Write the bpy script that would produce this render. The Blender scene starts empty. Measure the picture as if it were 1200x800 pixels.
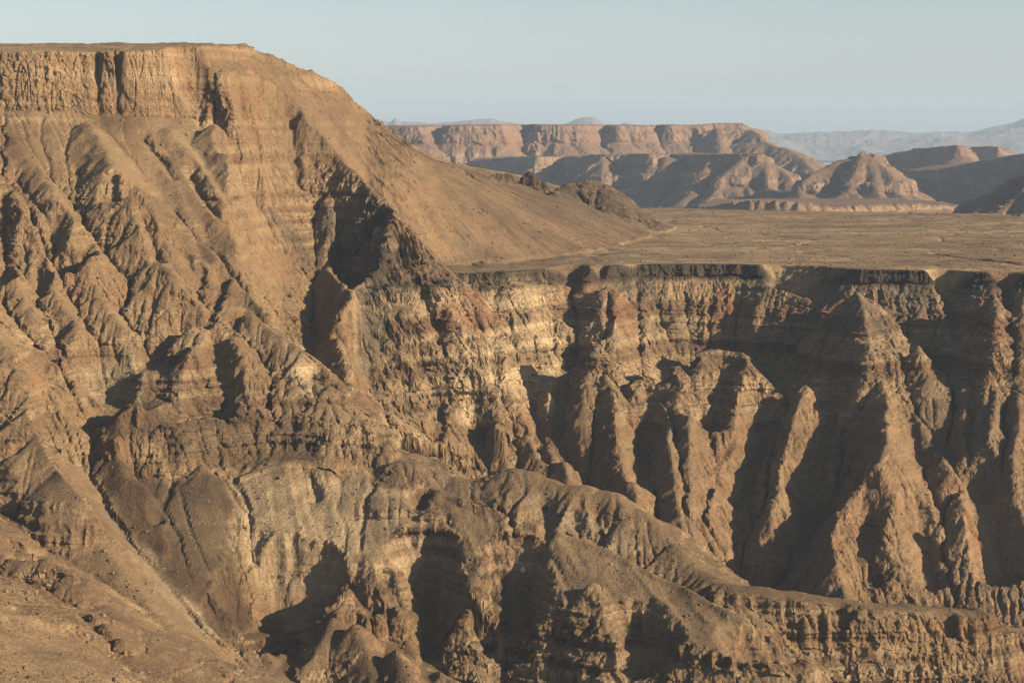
import bpy, math, time
import numpy as np
T0 = time.time()
f32 = np.float32
# ------------------------------------------------------------------ camera model
FPX, CXP, CYP, HOR = 2239.0, 600.0, 400.0, 148.0
PITCH = math.atan((CYP - HOR) / FPX)
CP, SP = math.cos(PITCH), math.sin(PITCH)
ZCAM = 500.0                      # canyon floor lies at about z = 50

def ray(px, py):
    u = (px - CXP) / FPX; v = (CYP - py) / FPX
    dy = CP + v * SP
    return u / dy, (v * CP - SP) / dy      # x and z per metre of y
def at(px, py, Y):
    a, k = ray(px, py)
    return (a * Y, Y, k * Y)
def atz(px, py, z):
    a, k = ray(px, py)
    Y = z / k
    return (a * Y, Y, z)

# ------------------------------------------------------------------ noise
def _h(ix, iy, iz, seed):
    h = (ix.astype(np.uint32) * np.uint32(374761393) + iy.astype(np.uint32) * np.uint32(668265263)
         + iz.astype(np.uint32) * np.uint32(2147483647 - 1274126177) + np.uint32(seed * 974711 + 12345))
    h ^= h >> np.uint32(13); h *= np.uint32(1274126177); h ^= h >> np.uint32(16); h *= np.uint32(2246822519); h ^= h >> np.uint32(15)
    return h.astype(f32) * f32(2.0 / 4294967295.0) - f32(1)
def vnoise2(x, y, seed=0):
    xf = np.floor(x); yf = np.floor(y)
    fx = (x - xf).astype(f32); fy = (y - yf).astype(f32)
    ix = xf.astype(np.int64); iy = yf.astype(np.int64); z = np.zeros(1, np.int64)
    ux = fx * fx * fx * (fx * (fx * 6 - 15) + 10); uy = fy * fy * fy * (fy * (fy * 6 - 15) + 10)
    a = _h(ix, iy, z, seed); b = _h(ix + 1, iy, z, seed); c = _h(ix, iy + 1, z, seed); d = _h(ix + 1, iy + 1, z, seed)
    a = a + (b - a) * ux; c = c + (d - c) * ux
    return a + (c - a) * uy
def vnoise3(x, y, w, seed=0):
    xf = np.floor(x); yf = np.floor(y); wf = np.floor(w)
    fx = (x - xf).astype(f32); fy = (y - yf).astype(f32); fw = (w - wf).astype(f32)
    ix = xf.astype(np.int64); iy = yf.astype(np.int64); iw = wf.astype(np.int64)
    ux = fx * fx * (3 - 2 * fx); uy = fy * fy * (3 - 2 * fy); uw = fw * fw * (3 - 2 * fw)
    r = []
    for k in (0, 1):
        a = _h(ix, iy, iw + k, seed); b = _h(ix + 1, iy, iw + k, seed)
        c = _h(ix, iy + 1, iw + k, seed); d = _h(ix + 1, iy + 1, iw + k, seed)
        a = a + (b - a) * ux; c = c + (d - c) * ux
        r.append(a + (c - a) * uy)
    return r[0] + (r[1] - r[0]) * uw
def fbm2(x, y, n, seed=0, gain=.5):
    s = 0; a = 1.0; t = 0
    for i in range(n):
        s = s + a * vnoise2(x * 2 ** i + 17.3 * i, y * 2 ** i + 5.1 * i, seed + i); t += a; a *= gain
    return s / t
def fbm3(x, y, w, n, seed=0, gain=.5):
    s = 0; a = 1.0; t = 0
    for i in range(n):
        s = s + a * vnoise3(x * 2 ** i + 17.3 * i, y * 2 ** i + 5.1 * i, w * 2 ** i + 3.7 * i, seed + i); t += a; a *= gain
    return s / t
def ridged2(x, y, n, seed=0):
    s = 0; a = 1.0; t = 0
    for i in range(n):
        s = s + a * (1 - 2 * np.abs(vnoise2(x * 2 ** i + 9.3 * i, y * 2 ** i + 4.1 * i, seed + i))); t += a; a *= .5
    return s / t
def cells3(x, y, w, seed=0):
    """blocky noise: every Voronoi cell has its own level (value, distance to the cell centre)"""
    xf = np.floor(x - .5); yf = np.floor(y - .5); wf = np.floor(w - .5)
    ix = xf.astype(np.int64); iy = yf.astype(np.int64); iw = wf.astype(np.int64)
    best = np.full(x.shape, 9., f32); val = np.zeros(x.shape, f32)
    for a in (0, 1):
        for b in (0, 1):
            for c in (0, 1):
                i, j, k = ix + a, iy + b, iw + c
                h = _h(i, j, k, seed)
                dx = x - (i + .5 + .35 * h); dy = y - (j + .5 + .35 * _h(i, j, k, seed + 7)); dw = w - (k + .5 + .35 * ((h * 37.7) % 2 - 1))
                d = (dx * dx + dy * dy + dw * dw).astype(f32); m = d < best
                best = np.where(m, d, best); val = np.where(m, (h * 91.3) % 2 - 1, val)
    return val.astype(f32), np.sqrt(best)
def sstep(a, b, x):
    t = np.clip((x - a) / (b - a), 0, 1)
    return t * t * (3 - 2 * t)

def bil(G, fx, fy):
    ix = np.clip(fx.astype(np.int32), 0, G.shape[1] - 2); iy = np.clip(fy.astype(np.int32), 0, G.shape[0] - 2)
    tx = np.clip(fx - ix, 0, 1).astype(f32); ty = np.clip(fy - iy, 0, 1).astype(f32)
    a = G[iy, ix] * (1 - tx) + G[iy, ix + 1] * tx; b = G[iy + 1, ix] * (1 - tx) + G[iy + 1, ix + 1] * tx
    return a * (1 - ty) + b * ty

def blur(M, n):
    M = M.astype(f32)
    for _ in range(n):
        P = np.pad(M, 1, mode='edge')
        M = (P[1:-1, 1:-1] * 2 + P[:-2, 1:-1] + P[2:, 1:-1] + P[1:-1, :-2] + P[1:-1, 2:]) / 6
    return M
# ------------------------------------------------------------------ features
# A feature is a crest line (height falls away to both sides) or an area (falls away outside its outline).
class Field:
    def __init__(s, x0, x1, y0, y1, cell, floor):
        s.x0, s.y0, s.c = x0, y0, cell
        s.nx = int((x1 - x0) / cell) + 1; s.ny = int((y1 - y0) / cell) + 1
        X, Y = np.meshgrid(x0 + np.arange(s.nx) * cell, y0 + np.arange(s.ny) * cell)
        s.RX, s.RY = X, Y
        s.X, s.Y = X.astype(f32), Y.astype(f32)
        s.H = np.full(X.shape, floor, f32)
        s.ID = np.zeros(X.shape, np.int8)
        s.S = np.zeros(X.shape, f32)       # position along the feature that rules here
        s.D = np.zeros(X.shape, f32)       # distance from it
    def warp(s, amp, lam, seed):
        s.X = s.X + f32(amp) * fbm2(s.RX / lam, s.RY / lam, 3, seed).astype(f32)
        s.Y = s.Y + f32(amp) * fbm2(s.RX / lam + 71, s.RY / lam + 33, 3, seed + 9).astype(f32)
    def line(s, P, closed=False, win=None):
        """distance, height and arc length of the nearest point of the polyline."""
        P = [tuple(map(float, p)) for p in P]
        segs = list(zip(P[:-1], P[1:])) + ([(P[-1], P[0])] if closed else [])
        X, Y = (s.X, s.Y) if win is None else (s.X[win], s.Y[win])
        best = np.full(X.shape, 1e12, f32); z = np.zeros(X.shape, f32); t0 = np.zeros(X.shape, f32)
        L = 0.0
        for a, b in segs:
            dx, dy = b[0] - a[0], b[1] - a[1]; l2 = dx * dx + dy * dy + 1e-6; l = math.sqrt(l2)
            t = np.clip(((X - f32(a[0])) * f32(dx) + (Y - f32(a[1])) * f32(dy)) * f32(1 / l2), 0, 1)
            d2 = (X - f32(a[0]) - t * f32(dx)) ** 2 + (Y - f32(a[1]) - t * f32(dy)) ** 2
            m = d2 < best
            best = np.where(m, d2, best); z = np.where(m, f32(a[2]) + t * f32(b[2] - a[2]), z); t0 = np.where(m, f32(L) + t * f32(l), t0)
            L += l
        return np.sqrt(best), z, t0
    def window(s, P, m):
        xs = [p[0] for p in P]; ys = [p[1] for p in P]
        i0 = max(0, int((min(ys) - m - s.y0) / s.c)); i1 = min(s.ny, int((max(ys) + m - s.y0) / s.c) + 1)
        j0 = max(0, int((min(xs) - m - s.x0) / s.c)); j1 = min(s.nx, int((max(xs) + m - s.x0) / s.c) + 1)
        return (slice(i0, i1), slice(j0, j1))
    def put(s, w, h, fid, t, d, k=5.0):
        H = s.H[w]; m = h > H
        mix = np.clip(1 - np.abs(h - H) / k, 0, 1)
        s.H[w] = np.maximum(h, H) + mix * mix * f32(k * .25)
        s.ID[w] = np.where(m, fid, s.ID[w]); s.S[w] = np.where(m, t, s.S[w]); s.D[w] = np.where(m, d, s.D[w])
    def ridge(s, P, slope, fid, rib=0.0, lam=22.0, rnd=4.0, s2=None, d1=60.0, reach=260.0, seed=None, k=5.0, rag=0.0):
        seed = int(abs(P[0][0] * 7 + P[-1][1] * 3)) % 997 if seed is None else seed
        w = s.window(P, reach)
        if s.H[w].size == 0: return
        d, z, t = s.line(P, win=w)
        if rag:
            z = z + f32(rag) * fbm2(t / 14.0, t * 0, 3, seed + 5)
        dd = np.sqrt(d * d + f32(rnd * rnd)) - f32(rnd)
        g = dd * f32(slope) if s2 is None else np.minimum(dd, d1) * f32(slope) + np.maximum(dd - d1, 0) * f32(s2)
        if rib:
            side = 0
            n = ridged2(t / lam, d / (lam * 6) + 3.3, 2, seed)
            g = g + f32(rib) * (.5 - n) * sstep(3, 45, d)
        s.put(w, z - g.astype(f32), fid, t, d, k)
    def area(s, P, prof, fid, rib=0.0, lam=26.0, seed=3, top=1.5, k=5.0, inner=None, extra=None, zb=None, cw=11.0):
        """P: outline with heights.  prof: [(distance, drop) ...] outside the outline."""
        d, z, t = s.line(P, closed=True)
        xs = np.array([p[0] for p in P]); ys = np.array([p[1] for p in P])
        ins = np.zeros(s.X.shape, bool); n = len(P)
        for i in range(n):
            x1, y1, x2, y2 = xs[i], ys[i], xs[(i + 1) % n], ys[(i + 1) % n]
            if y1 == y2: continue
            c = ((y1 > s.Y) != (y2 > s.Y)) & (s.X < (x2 - x1) * (s.Y - y1) / (y2 - y1) + x1)
            ins ^= c
        # heights inside: a membrane stretched over the outline
        m = ins
        zi = s.membrane(P, inner)[m]
        di = d[m]; q = np.clip(di / (3 * s.c), 0, 1)
        zi = z[m] * (1 - q) + zi * q
        pd = np.array([a for a, b in prof], f32); pv = np.array([b for a, b in prof], f32)
        dr = np.interp(d, pd, pv).astype(f32)
        if rib:
            r = ridged2(t / lam, d / (lam * 7) + 1.7, 3, seed)
            dr = dr + f32(rib) * (.45 - r) * sstep(2, 60, d)
        h = z - dr if zb is None else np.minimum(z, zb) + np.maximum(z - zb, 0) * (1 - sstep(0, cw, d)) - dr
        if extra is not None: h = h - extra
        h[m] = zi
        dd = np.where(m, -d, d)
        s.put((slice(None), slice(None)), h.astype(f32), fid, t, dd, k)
        return m
    def membrane(s, P, inner):
        st = 24.0 if s.c < 5 else 90.0
        xs = [p[0] for p in P]; ys = [p[1] for p in P]
        x0, y0 = min(xs) - 2 * st, min(ys) - 2 * st
        nx = int((max(xs) - x0) / st) + 3; ny = int((max(ys) - y0) / st) + 3
        gx, gy = np.meshgrid(x0 + np.arange(nx) * st, y0 + np.arange(ny) * st)
        ins = np.zeros(gx.shape, bool); n = len(P)
        best = np.full(gx.shape, 1e18); zb = np.zeros(gx.shape)
        for i in range(n):
            a, b = P[i], P[(i + 1) % n]
            if a[1] != b[1]:
                ins ^= ((a[1] > gy) != (b[1] > gy)) & (gx < (b[0] - a[0]) * (gy - a[1]) / (b[1] - a[1]) + a[0])
            dx, dy = b[0] - a[0], b[1] - a[1]; t = np.clip(((gx - a[0]) * dx + (gy - a[1]) * dy) / (dx * dx + dy * dy + 1e-6), 0, 1)
            d2 = (gx - a[0] - t * dx) ** 2 + (gy - a[1] - t * dy) ** 2; mm = d2 < best
            best = np.where(mm, d2, best); zb = np.where(mm, a[2] + t * (b[2] - a[2]), zb)
        u = zb.copy(); fixed = ~ins
        fz = zb.copy()
        for (px, py, pz) in (inner or []):
            j = int(round((px - x0) / st)); i = int(round((py - y0) / st)); fixed[i, j] = True; fz[i, j] = pz
        for _ in range(2500):
            u[1:-1, 1:-1] = (u[:-2, 1:-1] + u[2:, 1:-1] + u[1:-1, :-2] + u[1:-1, 2:]) * .25
            u = np.where(fixed, fz, u)
        return bil(u.astype(f32), (s.X - f32(x0)) / f32(st), (s.Y - f32(y0)) / f32(st))
    def carve(s, P, slope, rnd=2.0, reach=120.0, k=4.0, wide=36.0):
        w = s.window(P, reach)
        d, z, t = s.line(P, win=w)
        g = (np.sqrt(d * d + f32(rnd * rnd)) - f32(rnd)) * f32(slope)
        n = ridged2(t / 19.0, d / 70.0 + 2.2, 3, 77)
        g = g + 9.0 * (.3 - n) * sstep(6, 40, d) * (wide > 40) + (1.4 if wide > 40 else 2.5) * np.maximum(d - wide, 0)
        h = (z + g).astype(f32)
        H = s.H[w]
        mix = np.clip(1 - np.abs(h - H) / k, 0, 1)
        s.H[w] = np.minimum(h, H) - mix * mix * f32(k * .25)

    def hit(s, px, py):
        """first ground met by the ray through (px, py)"""
        a, k = ray(px, py)
        Y = np.arange(max(s.y0, 900), s.y0 + (s.ny - 2) * s.c, s.c * .75)
        h = bil(s.H, ((a * Y - s.x0) / s.c).astype(f32), ((Y - s.y0) / s.c).astype(f32))
        q = np.nonzero(h >= k * Y)[0]
        return Y[q[0]] if len(q) else Y[-1]
    def local(s, P, win):
        """like line(), in true (unwarped) ground coordinates with a slight ragged edge"""
        X0, Y0 = s.X, s.Y
        s.X = (s.RX + 2.0 * s.r1).astype(f32); s.Y = (s.RY + 2.0 * s.r2).astype(f32)
        r = s.line(P, win=win)
        s.X, s.Y = X0, Y0
        return r
    def zone(s, P, depth=260.0, ragged=10.0, soft=3):
        """ground inside a traced outline, near the distance at which its middle lies"""
        if not hasattr(s, 'PX'):
            X, Y, H = s.RX, s.RY, s.H
            zc = Y * CP - H * SP; yc = Y * SP + H * CP
            s.PX = (CXP + FPX * X / zc).astype(f32); s.PY = (CYP - FPX * yc / zc).astype(f32)
            s.n1 = fbm2(s.RX / 25, s.RY / 25, 3, 511).astype(f32); s.n2 = fbm2(s.RX / 25 + 9, s.RY / 25, 3, 512).astype(f32)
        n = len(P); cx = sum(p[0] for p in P) / n; cy = sum(p[1] for p in P) / n; Yc = s.hit(cx, cy)
        px = s.PX + ragged * s.n1; py = s.PY + ragged * s.n2
        w = (px > min(p[0] for p in P)) & (px < max(p[0] for p in P)) & (py > min(p[1] for p in P)) & (py < max(p[1] for p in P)) & (np.abs(s.RY - Yc) < depth)
        M = np.zeros(s.H.shape, f32); ii = np.nonzero(w); ax = px[ii]; ay = py[ii]; ins = np.zeros(ax.shape, bool)
        for i in range(n):
            a, b = P[i], P[(i + 1) % n]
            if a[1] != b[1]: ins ^= ((a[1] > ay) != (b[1] > ay)) & (ax < (b[0] - a[0]) * (ay - a[1]) / (b[1] - a[1]) + a[0])
        M[ii] = ins
        return blur(M, soft)
    def hollows(s, L):
        s.r1 = fbm2(s.RX / 9, s.RY / 9, 2, 501); s.r2 = fbm2(s.RX / 9 + 40, s.RY / 9, 2, 502)
        todo = []
        for pts, dep, wid in L:
            if len(pts) == 1: pts = pts + [(pts[0][0] - 3, pts[0][1] + 8)]
            Ys = [s.hit(x, y) for x, y in pts]
            Ym = sorted(Ys)[len(Ys) // 2]
            keep = [i for i in range(len(pts)) if abs(Ys[i] - Ym) < 110]
            pts = [pts[i] for i in keep]; Ys = [Ys[i] for i in keep]
            if len(pts) == 1: pts = pts * 2; Ys = Ys * 2
            todo.append(([A(x, y, Y + dep) for (x, y), Y in zip(pts, Ys)], dep, wid))
        for P, dep, wid in todo:
            w = s.window(P, wid + 60)
            if s.H[w].size == 0: continue
            d, z, t = s.local(P, w)
            dd = np.maximum(d - wid * .55, 0)
            h = (z + .12 * np.minimum(d, wid) + dd * 1.5 + 4.0 * np.maximum(dd - 22, 0)).astype(f32)
            H = s.H[w]; mix = np.clip(1 - np.abs(h - H) / 3.0, 0, 1)
            s.H[w] = np.minimum(h, H) - mix * mix * f32(.75)
    def ribs(s, L):
        """narrow fins that stand out from the face by dep metres"""
        todo = []
        for pts, dep, sl in L:
            Ys = [s.hit(x, y) for x, y in pts]
            todo.append(([A(x, y, Y - dep) for (x, y), Y in zip(pts, Ys)], sl))
        for P, sl in todo:
            w = s.window(P, 40)
            if s.H[w].size == 0: continue
            d, z, t = s.local(P, w)
            h = (z - (np.sqrt(d * d + 4) - 2) * sl).astype(f32)
            H = s.H[w]; mix = np.clip(1 - np.abs(h - H) / 3.0, 0, 1)
            s.H[w] = np.maximum(h, H) + mix * mix * f32(.75)

def erode(H, W, cell, n, batches, steps, seed, ke=.25, kc=5.0):
    """rain: droplets run down the slope, cut where they speed up and drop their load where they slow"""
    rng = np.random.default_rng(seed); ny, nx = H.shape; H = H.astype(np.float64)
    for b in range(batches):
        x = rng.uniform(2, nx - 3, n); y = rng.uniform(2, ny - 3, n)
        k = W[y.astype(int), x.astype(int)] > .3; x = x[k]; y = y[k]
        dx = np.zeros(len(x)); dy = np.zeros(len(x)); v = np.ones(len(x)); sed = np.zeros(len(x)); wat = np.ones(len(x))
        Hf = H.ravel()
        for t in range(steps):
            ix = x.astype(np.int64); iy = y.astype(np.int64); fx = x - ix; fy = y - iy
            q = iy * nx + ix
            h00 = Hf[q]; h10 = Hf[q + 1]; h01 = Hf[q + nx]; h11 = Hf[q + nx + 1]
            gx = (h10 - h00) * (1 - fy) + (h11 - h01) * fy; gy = (h01 - h00) * (1 - fx) + (h11 - h10) * fx
            h = (h00 * (1 - fx) + h10 * fx) * (1 - fy) + (h01 * (1 - fx) + h11 * fx) * fy
            dx = dx * .25 - gx * .75; dy = dy * .25 - gy * .75; l = np.hypot(dx, dy) + 1e-9; dx /= l; dy /= l
            x2 = np.clip(x + dx, 2, nx - 3.01); y2 = np.clip(y + dy, 2, ny - 3.01)
            jx = x2.astype(np.int64); jy = y2.astype(np.int64); ex = x2 - jx; ey = y2 - jy; p = jy * nx + jx
            hn = (Hf[p] * (1 - ex) + Hf[p + 1] * ex) * (1 - ey) + (Hf[p + nx] * (1 - ex) + Hf[p + nx + 1] * ex) * ey
            dh = hn - h
            cap = np.maximum(-dh, .02) * v * wat * kc / cell
            dep = np.where(dh > 0, np.minimum(dh, sed), np.where(sed > cap, (sed - cap) * .3, 0))
            ero = np.where((dh <= 0) & (sed <= cap), np.minimum((cap - sed) * ke, -dh * .5), 0) * W[iy, ix]
            ero = np.minimum(ero, .35)
            am = dep - ero; sed = sed - am
            D = np.bincount(q, am * (1 - fx) * (1 - fy), nx * ny) + np.bincount(q + 1, am * fx * (1 - fy), nx * ny) + np.bincount(q + nx, am * (1 - fx) * fy, nx * ny) + np.bincount(q + nx + 1, am * fx * fy, nx * ny)
            Hf += np.clip(D, -.5, .5)
            v = np.sqrt(np.clip(v * v - dh * .6, .1, 25)); wat *= .985
            x, y = x2, y2
    return H.astype(f32)

def path(pts, start, g):
    """Turns pixels along a spur into points that descend at gradient g (or a list of gradients)."""
    out = [start]
    for i, (px, py) in enumerate(pts):
        gi = g[min(i, len(g) - 1)] if isinstance(g, (list, tuple)) else g
        x0, y0, z0 = out[-1]
        a, k = ray(px, py)
        lo = None; Yp = y0 + 40; best = None; bv = 1e9
        prev = None
        Ys = np.linspace(y0 + 60, y0 * .45, 900)
        F = k * Ys - (z0 - gi * np.hypot(a * Ys - x0, Ys - y0))
        sgn = np.where((F[:-1] < 0) & (F[1:] >= 0))[0]
        j = sgn[0] + 1 if len(sgn) else int(np.argmin(np.abs(F)))
        out.append((a * Ys[j], Ys[j], k * Ys[j]))
    return out
def spur(pts, z0, g):
    return path(pts[1:], atz(pts[0][0], pts[0][1], z0), g)
def spurY(pts, Y0, g):
    return path(pts[1:], at(pts[0][0], pts[0][1], Y0), g)
# ------------------------------------------------------------------ the near canyon
Q = 1.0
A = at
def build_near():
    F = Field(-1150, 1400, 850, 3560, 2.0, -440.0)
    F.H += 9 * fbm2(F.RX / 90, F.RY / 90, 4, 5)
    F.warp(4.5, 60, 21); F.warp(2.2, 16, 31)
    # --- left mesa
    mesa = [A(-420, 66, 1740), A(-260, 63, 1780), A(-150, 62, 1812), A(-60, 62, 1835), A(0, 61.5, 1850), A(60, 61, 1866), A(100, 61.5, 1878), A(112, 61, 1896), A(124, 61, 1882),
            A(134, 61, 1905), A(146, 60.5, 1888), A(180, 59.5, 1900), A(225, 55, 1922), A(262, 54, 2000), A(290, 52.5, 2070), A(200, 51, 2350), A(-200, 52, 2400), A(-500, 60, 2300)]
    zb = (12 - .035 * (F.X + 350) + 4 * fbm2(F.RX / 50, F.RY / 50, 2, 9)).astype(f32)
    F.area(mesa, [(0, 0), (10, 2), (14, 3), (40, 18), (120, 70), (300, 181), (470, 290), (900, 700)], 1, zb=zb, rib=3.5, lam=44, seed=11,
           extra=2.5 * np.maximum(0, F.X - np.interp(F.Y, [1000, 1200, 1300, 1430, 1500, 1600, 1650, 1700, 1800, 1900, 2000], [-120, -150, -205, -318, -292, -222, -207, -214, -225, -235, -238]).astype(f32)) * (F.Y < 2150))
    # --- brown flank that runs down to the bench
    flank = [A(225, 56, 1922), A(236, 60, 1912), A(242, 70, 1922), A(246, 84, 1936), A(256, 84, 1938), A(263, 82, 1916), A(270, 98, 1910), A(276, 104, 1916), A(284, 106, 1903), A(300, 111, 1900), A(316, 118, 1904), A(326, 130, 1918),
             A(350, 146, 1965), A(372, 164, 2005), A(400, 188, 1990), A(425, 210, 1966), A(450, 230, 1936), A(464, 246, 1912), A(462, 264, 1903), A(448, 292, 1893), atz(436, 321, -146), atz(520, 319, -156), atz(600, 314, -156), atz(690, 304, -156),
             atz(775, 280, -156), A(735, 242, 3300), A(650, 216, 3080), A(600, 203, 2950), A(560, 196, 2800), A(530, 190, 2640), A(500, 180, 2480), A(470, 160, 2350), A(440, 138, 2250), A(400, 103, 2180), A(370, 84, 2140),
             A(340, 71, 2110), A(315, 62, 2085), A(290, 52.5, 2060)]
    F.area(flank, [(0, 0), (6, 8), (14, 22), (50, 66), (120, 140), (400, 520), (900, 1000)], 2, rib=7, lam=30, seed=23, k=3, zb=zb)
    # --- bench
    rim = [(425, 327), (455, 324), (500, 322), (560, 320), (600, 318), (640, 315), (665, 312), (690, 313), (720, 311), (760, 309.5), (795, 309), (830, 309), (860, 309.5), (880, 310), (905, 311), (930, 312), (955, 313),
           (990, 315), (1040, 316), (1100, 317), (1150, 319), (1200, 320.5), (1300, 324), (1420, 329), (1560, 332)]
    back = [(1560, 256), (1200, 255), (1165, 250), (1130, 250), (1000, 248), (900, 246.5), (800, 244), (735, 242)]
    bench = [atz(x, y, -150) for x, y in rim] + [atz(x, y, -150) for x, y in back] + [(-150, 3300, -150), (-200, 2500, -150)]
    F.area(bench, [(0, 0), (3, 10), (10, 13), (18, 24), (30, 38), (42, 46), (62, 88), (78, 100), (110, 138), (170, 196), (250, 258), (350, 300), (520, 330)], 3, rib=13, lam=42, seed=37, k=9)
    # bench relief
    m = (F.ID == 3) & (F.D < 0)
    wv = fbm2(F.RX / 260, F.RY / 420, 2, 56) + .08 * fbm2(F.RX / 30, F.RY / 30, 2, 58)
    F.H += np.where(m, (4.5 * fbm2(F.RX / 120, F.RY / 110, 4, 55) + 1.1 * fbm2(F.RX / 22, F.RY / 22, 3, 57) - 1.6 * np.exp(-(wv / .03) ** 2)) * sstep(0, 70, -F.D), 0).astype(f32)
    # dark rocky hill and its small neighbours on the far flank
    F.ridge([A(650, 226, 2780), A(668, 216, 2820), A(690, 209, 2830), A(704, 213, 2830), A(714, 221, 2820)], .9, 7, rib=2, lam=26, rnd=12, seed=4, rag=2, s2=.5, d1=40)
    F.ridge([A(568, 207, 2600), A(582, 202, 2620), A(600, 206, 2640)], 9, 7, rib=4, lam=14, rnd=8, seed=5, rag=4)
    F.ridge([A(610, 205, 2800), A(622, 200, 2800), A(640, 214, 2800)], 9, 7, rib=4, lam=14, rnd=8, seed=6, rag=4)
    F.ridge([A(520, 196, 2420), A(545, 198, 2450), A(560, 205, 2450)], 9, 7, rib=3, lam=14, rnd=8, seed=8, rag=3)
    # --- spurs of the left slope
    def SP(pts, Y0, g, slope, fid, **k):
        if fid == 1: k.setdefault('s2', 1.7); k.setdefault('d1', 42)
        F.ridge(spurY(pts, Y0, g), slope, fid, **k)
    def SZ(pts, z0, g, slope, fid, **k):
        F.ridge(spur(pts, z0, g), slope, fid, **k)
    SP([(100, 142), (130, 188), (162, 226), (170, 262), (195, 310), (225, 350), (262, 392)], 1838, [.5, .4, .9, .7, .6, .6], .72, 1, rib=3, rag=2)
    SP([(10, 150), (50, 212), (88, 268), (112, 290), (114, 345), (160, 400), (152, 452)], 1820, [.5, .45, .5, 1.2, .6, .6], .72, 1, rib=3, rag=2)
    SP([(-40, 160), (0, 215), (36, 262), (62, 296), (64, 335), (90, 390), (118, 440)], 1790, [.5, .5, .5, 1.2, .6, .6], .75, 1, rib=3, rag=2)
    SP([(-80, 200), (-20, 262), (16, 300), (26, 345), (60, 400), (86, 440), (100, 480)], 1720, [.5, .5, 1.2, .6, .55], .72, 1, rib=3, rag=2)
    SP([(-120, 260), (-60, 330), (0, 400), (50, 470), (95, 530)], 1600, [.55, .55, .55, .6], .6, 1, rib=5, rag=3)
    SP([(200, 150), (238, 205), (264, 250), (294, 296), (318, 338)], 1870, [.6, .62, .62, .6], .8, 1, rib=4, rag=2, s2=2.6, d1=26)
    SP([(252, 145), (284, 192), (304, 235), (320, 268), (330, 300)], 1880, [.6, .62, .62, .6], .8, 1, rib=4, rag=2, s2=2.6, d1=26)
    SP([(175, 160), (206, 214), (225, 262), (250, 300)], 1860, [.6, .62, .62], .7, 1, rib=4, rag=3)
    SP([(330, 150), (346, 192), (370, 238), (376, 262)], 1880, [.7, .7, .9], 1.3, 1, rib=2, rag=2, s2=3.5, d1=12)
    SP([(318, 270), (345, 318), (362, 348), (358, 376)], 1760, [.55, .6, 1.0], .9, 1, rib=3, rag=3, s2=3.5, d1=16)
    SP([(120, 330), (165, 380), (205, 395)], 1640, [.6, .6], .6, 1, rib=4)
    # ridge that joins the left slope to the central ridge
    F.ridge([A(225, 300, 1700), A(255, 338, 1650), A(300, 374, 1622), A(345, 404, 1592), A(376, 428, 1572), A(386, 452, 1556)], .75, 5, s2=2, d1=45, rib=4, rag=2, reach=200)
    F.ridge([A(300, 376, 1622), A(310, 420, 1590), A(330, 448, 1560), A(372, 474, 1540)], .7, 5, rib=5, rag=3, reach=200)
    F.ridge([A(262, 350, 1640), A(246, 392, 1572), A(215, 425, 1535), A(180, 450, 1505)], .8, 5, rib=4, rag=3, reach=150)
    F.ridge([A(262, 396, 1585), A(270, 440, 1560), A(272, 475, 1535), A(282, 520, 1500)], .8, 5, rib=4, rag=3, reach=150)
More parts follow.
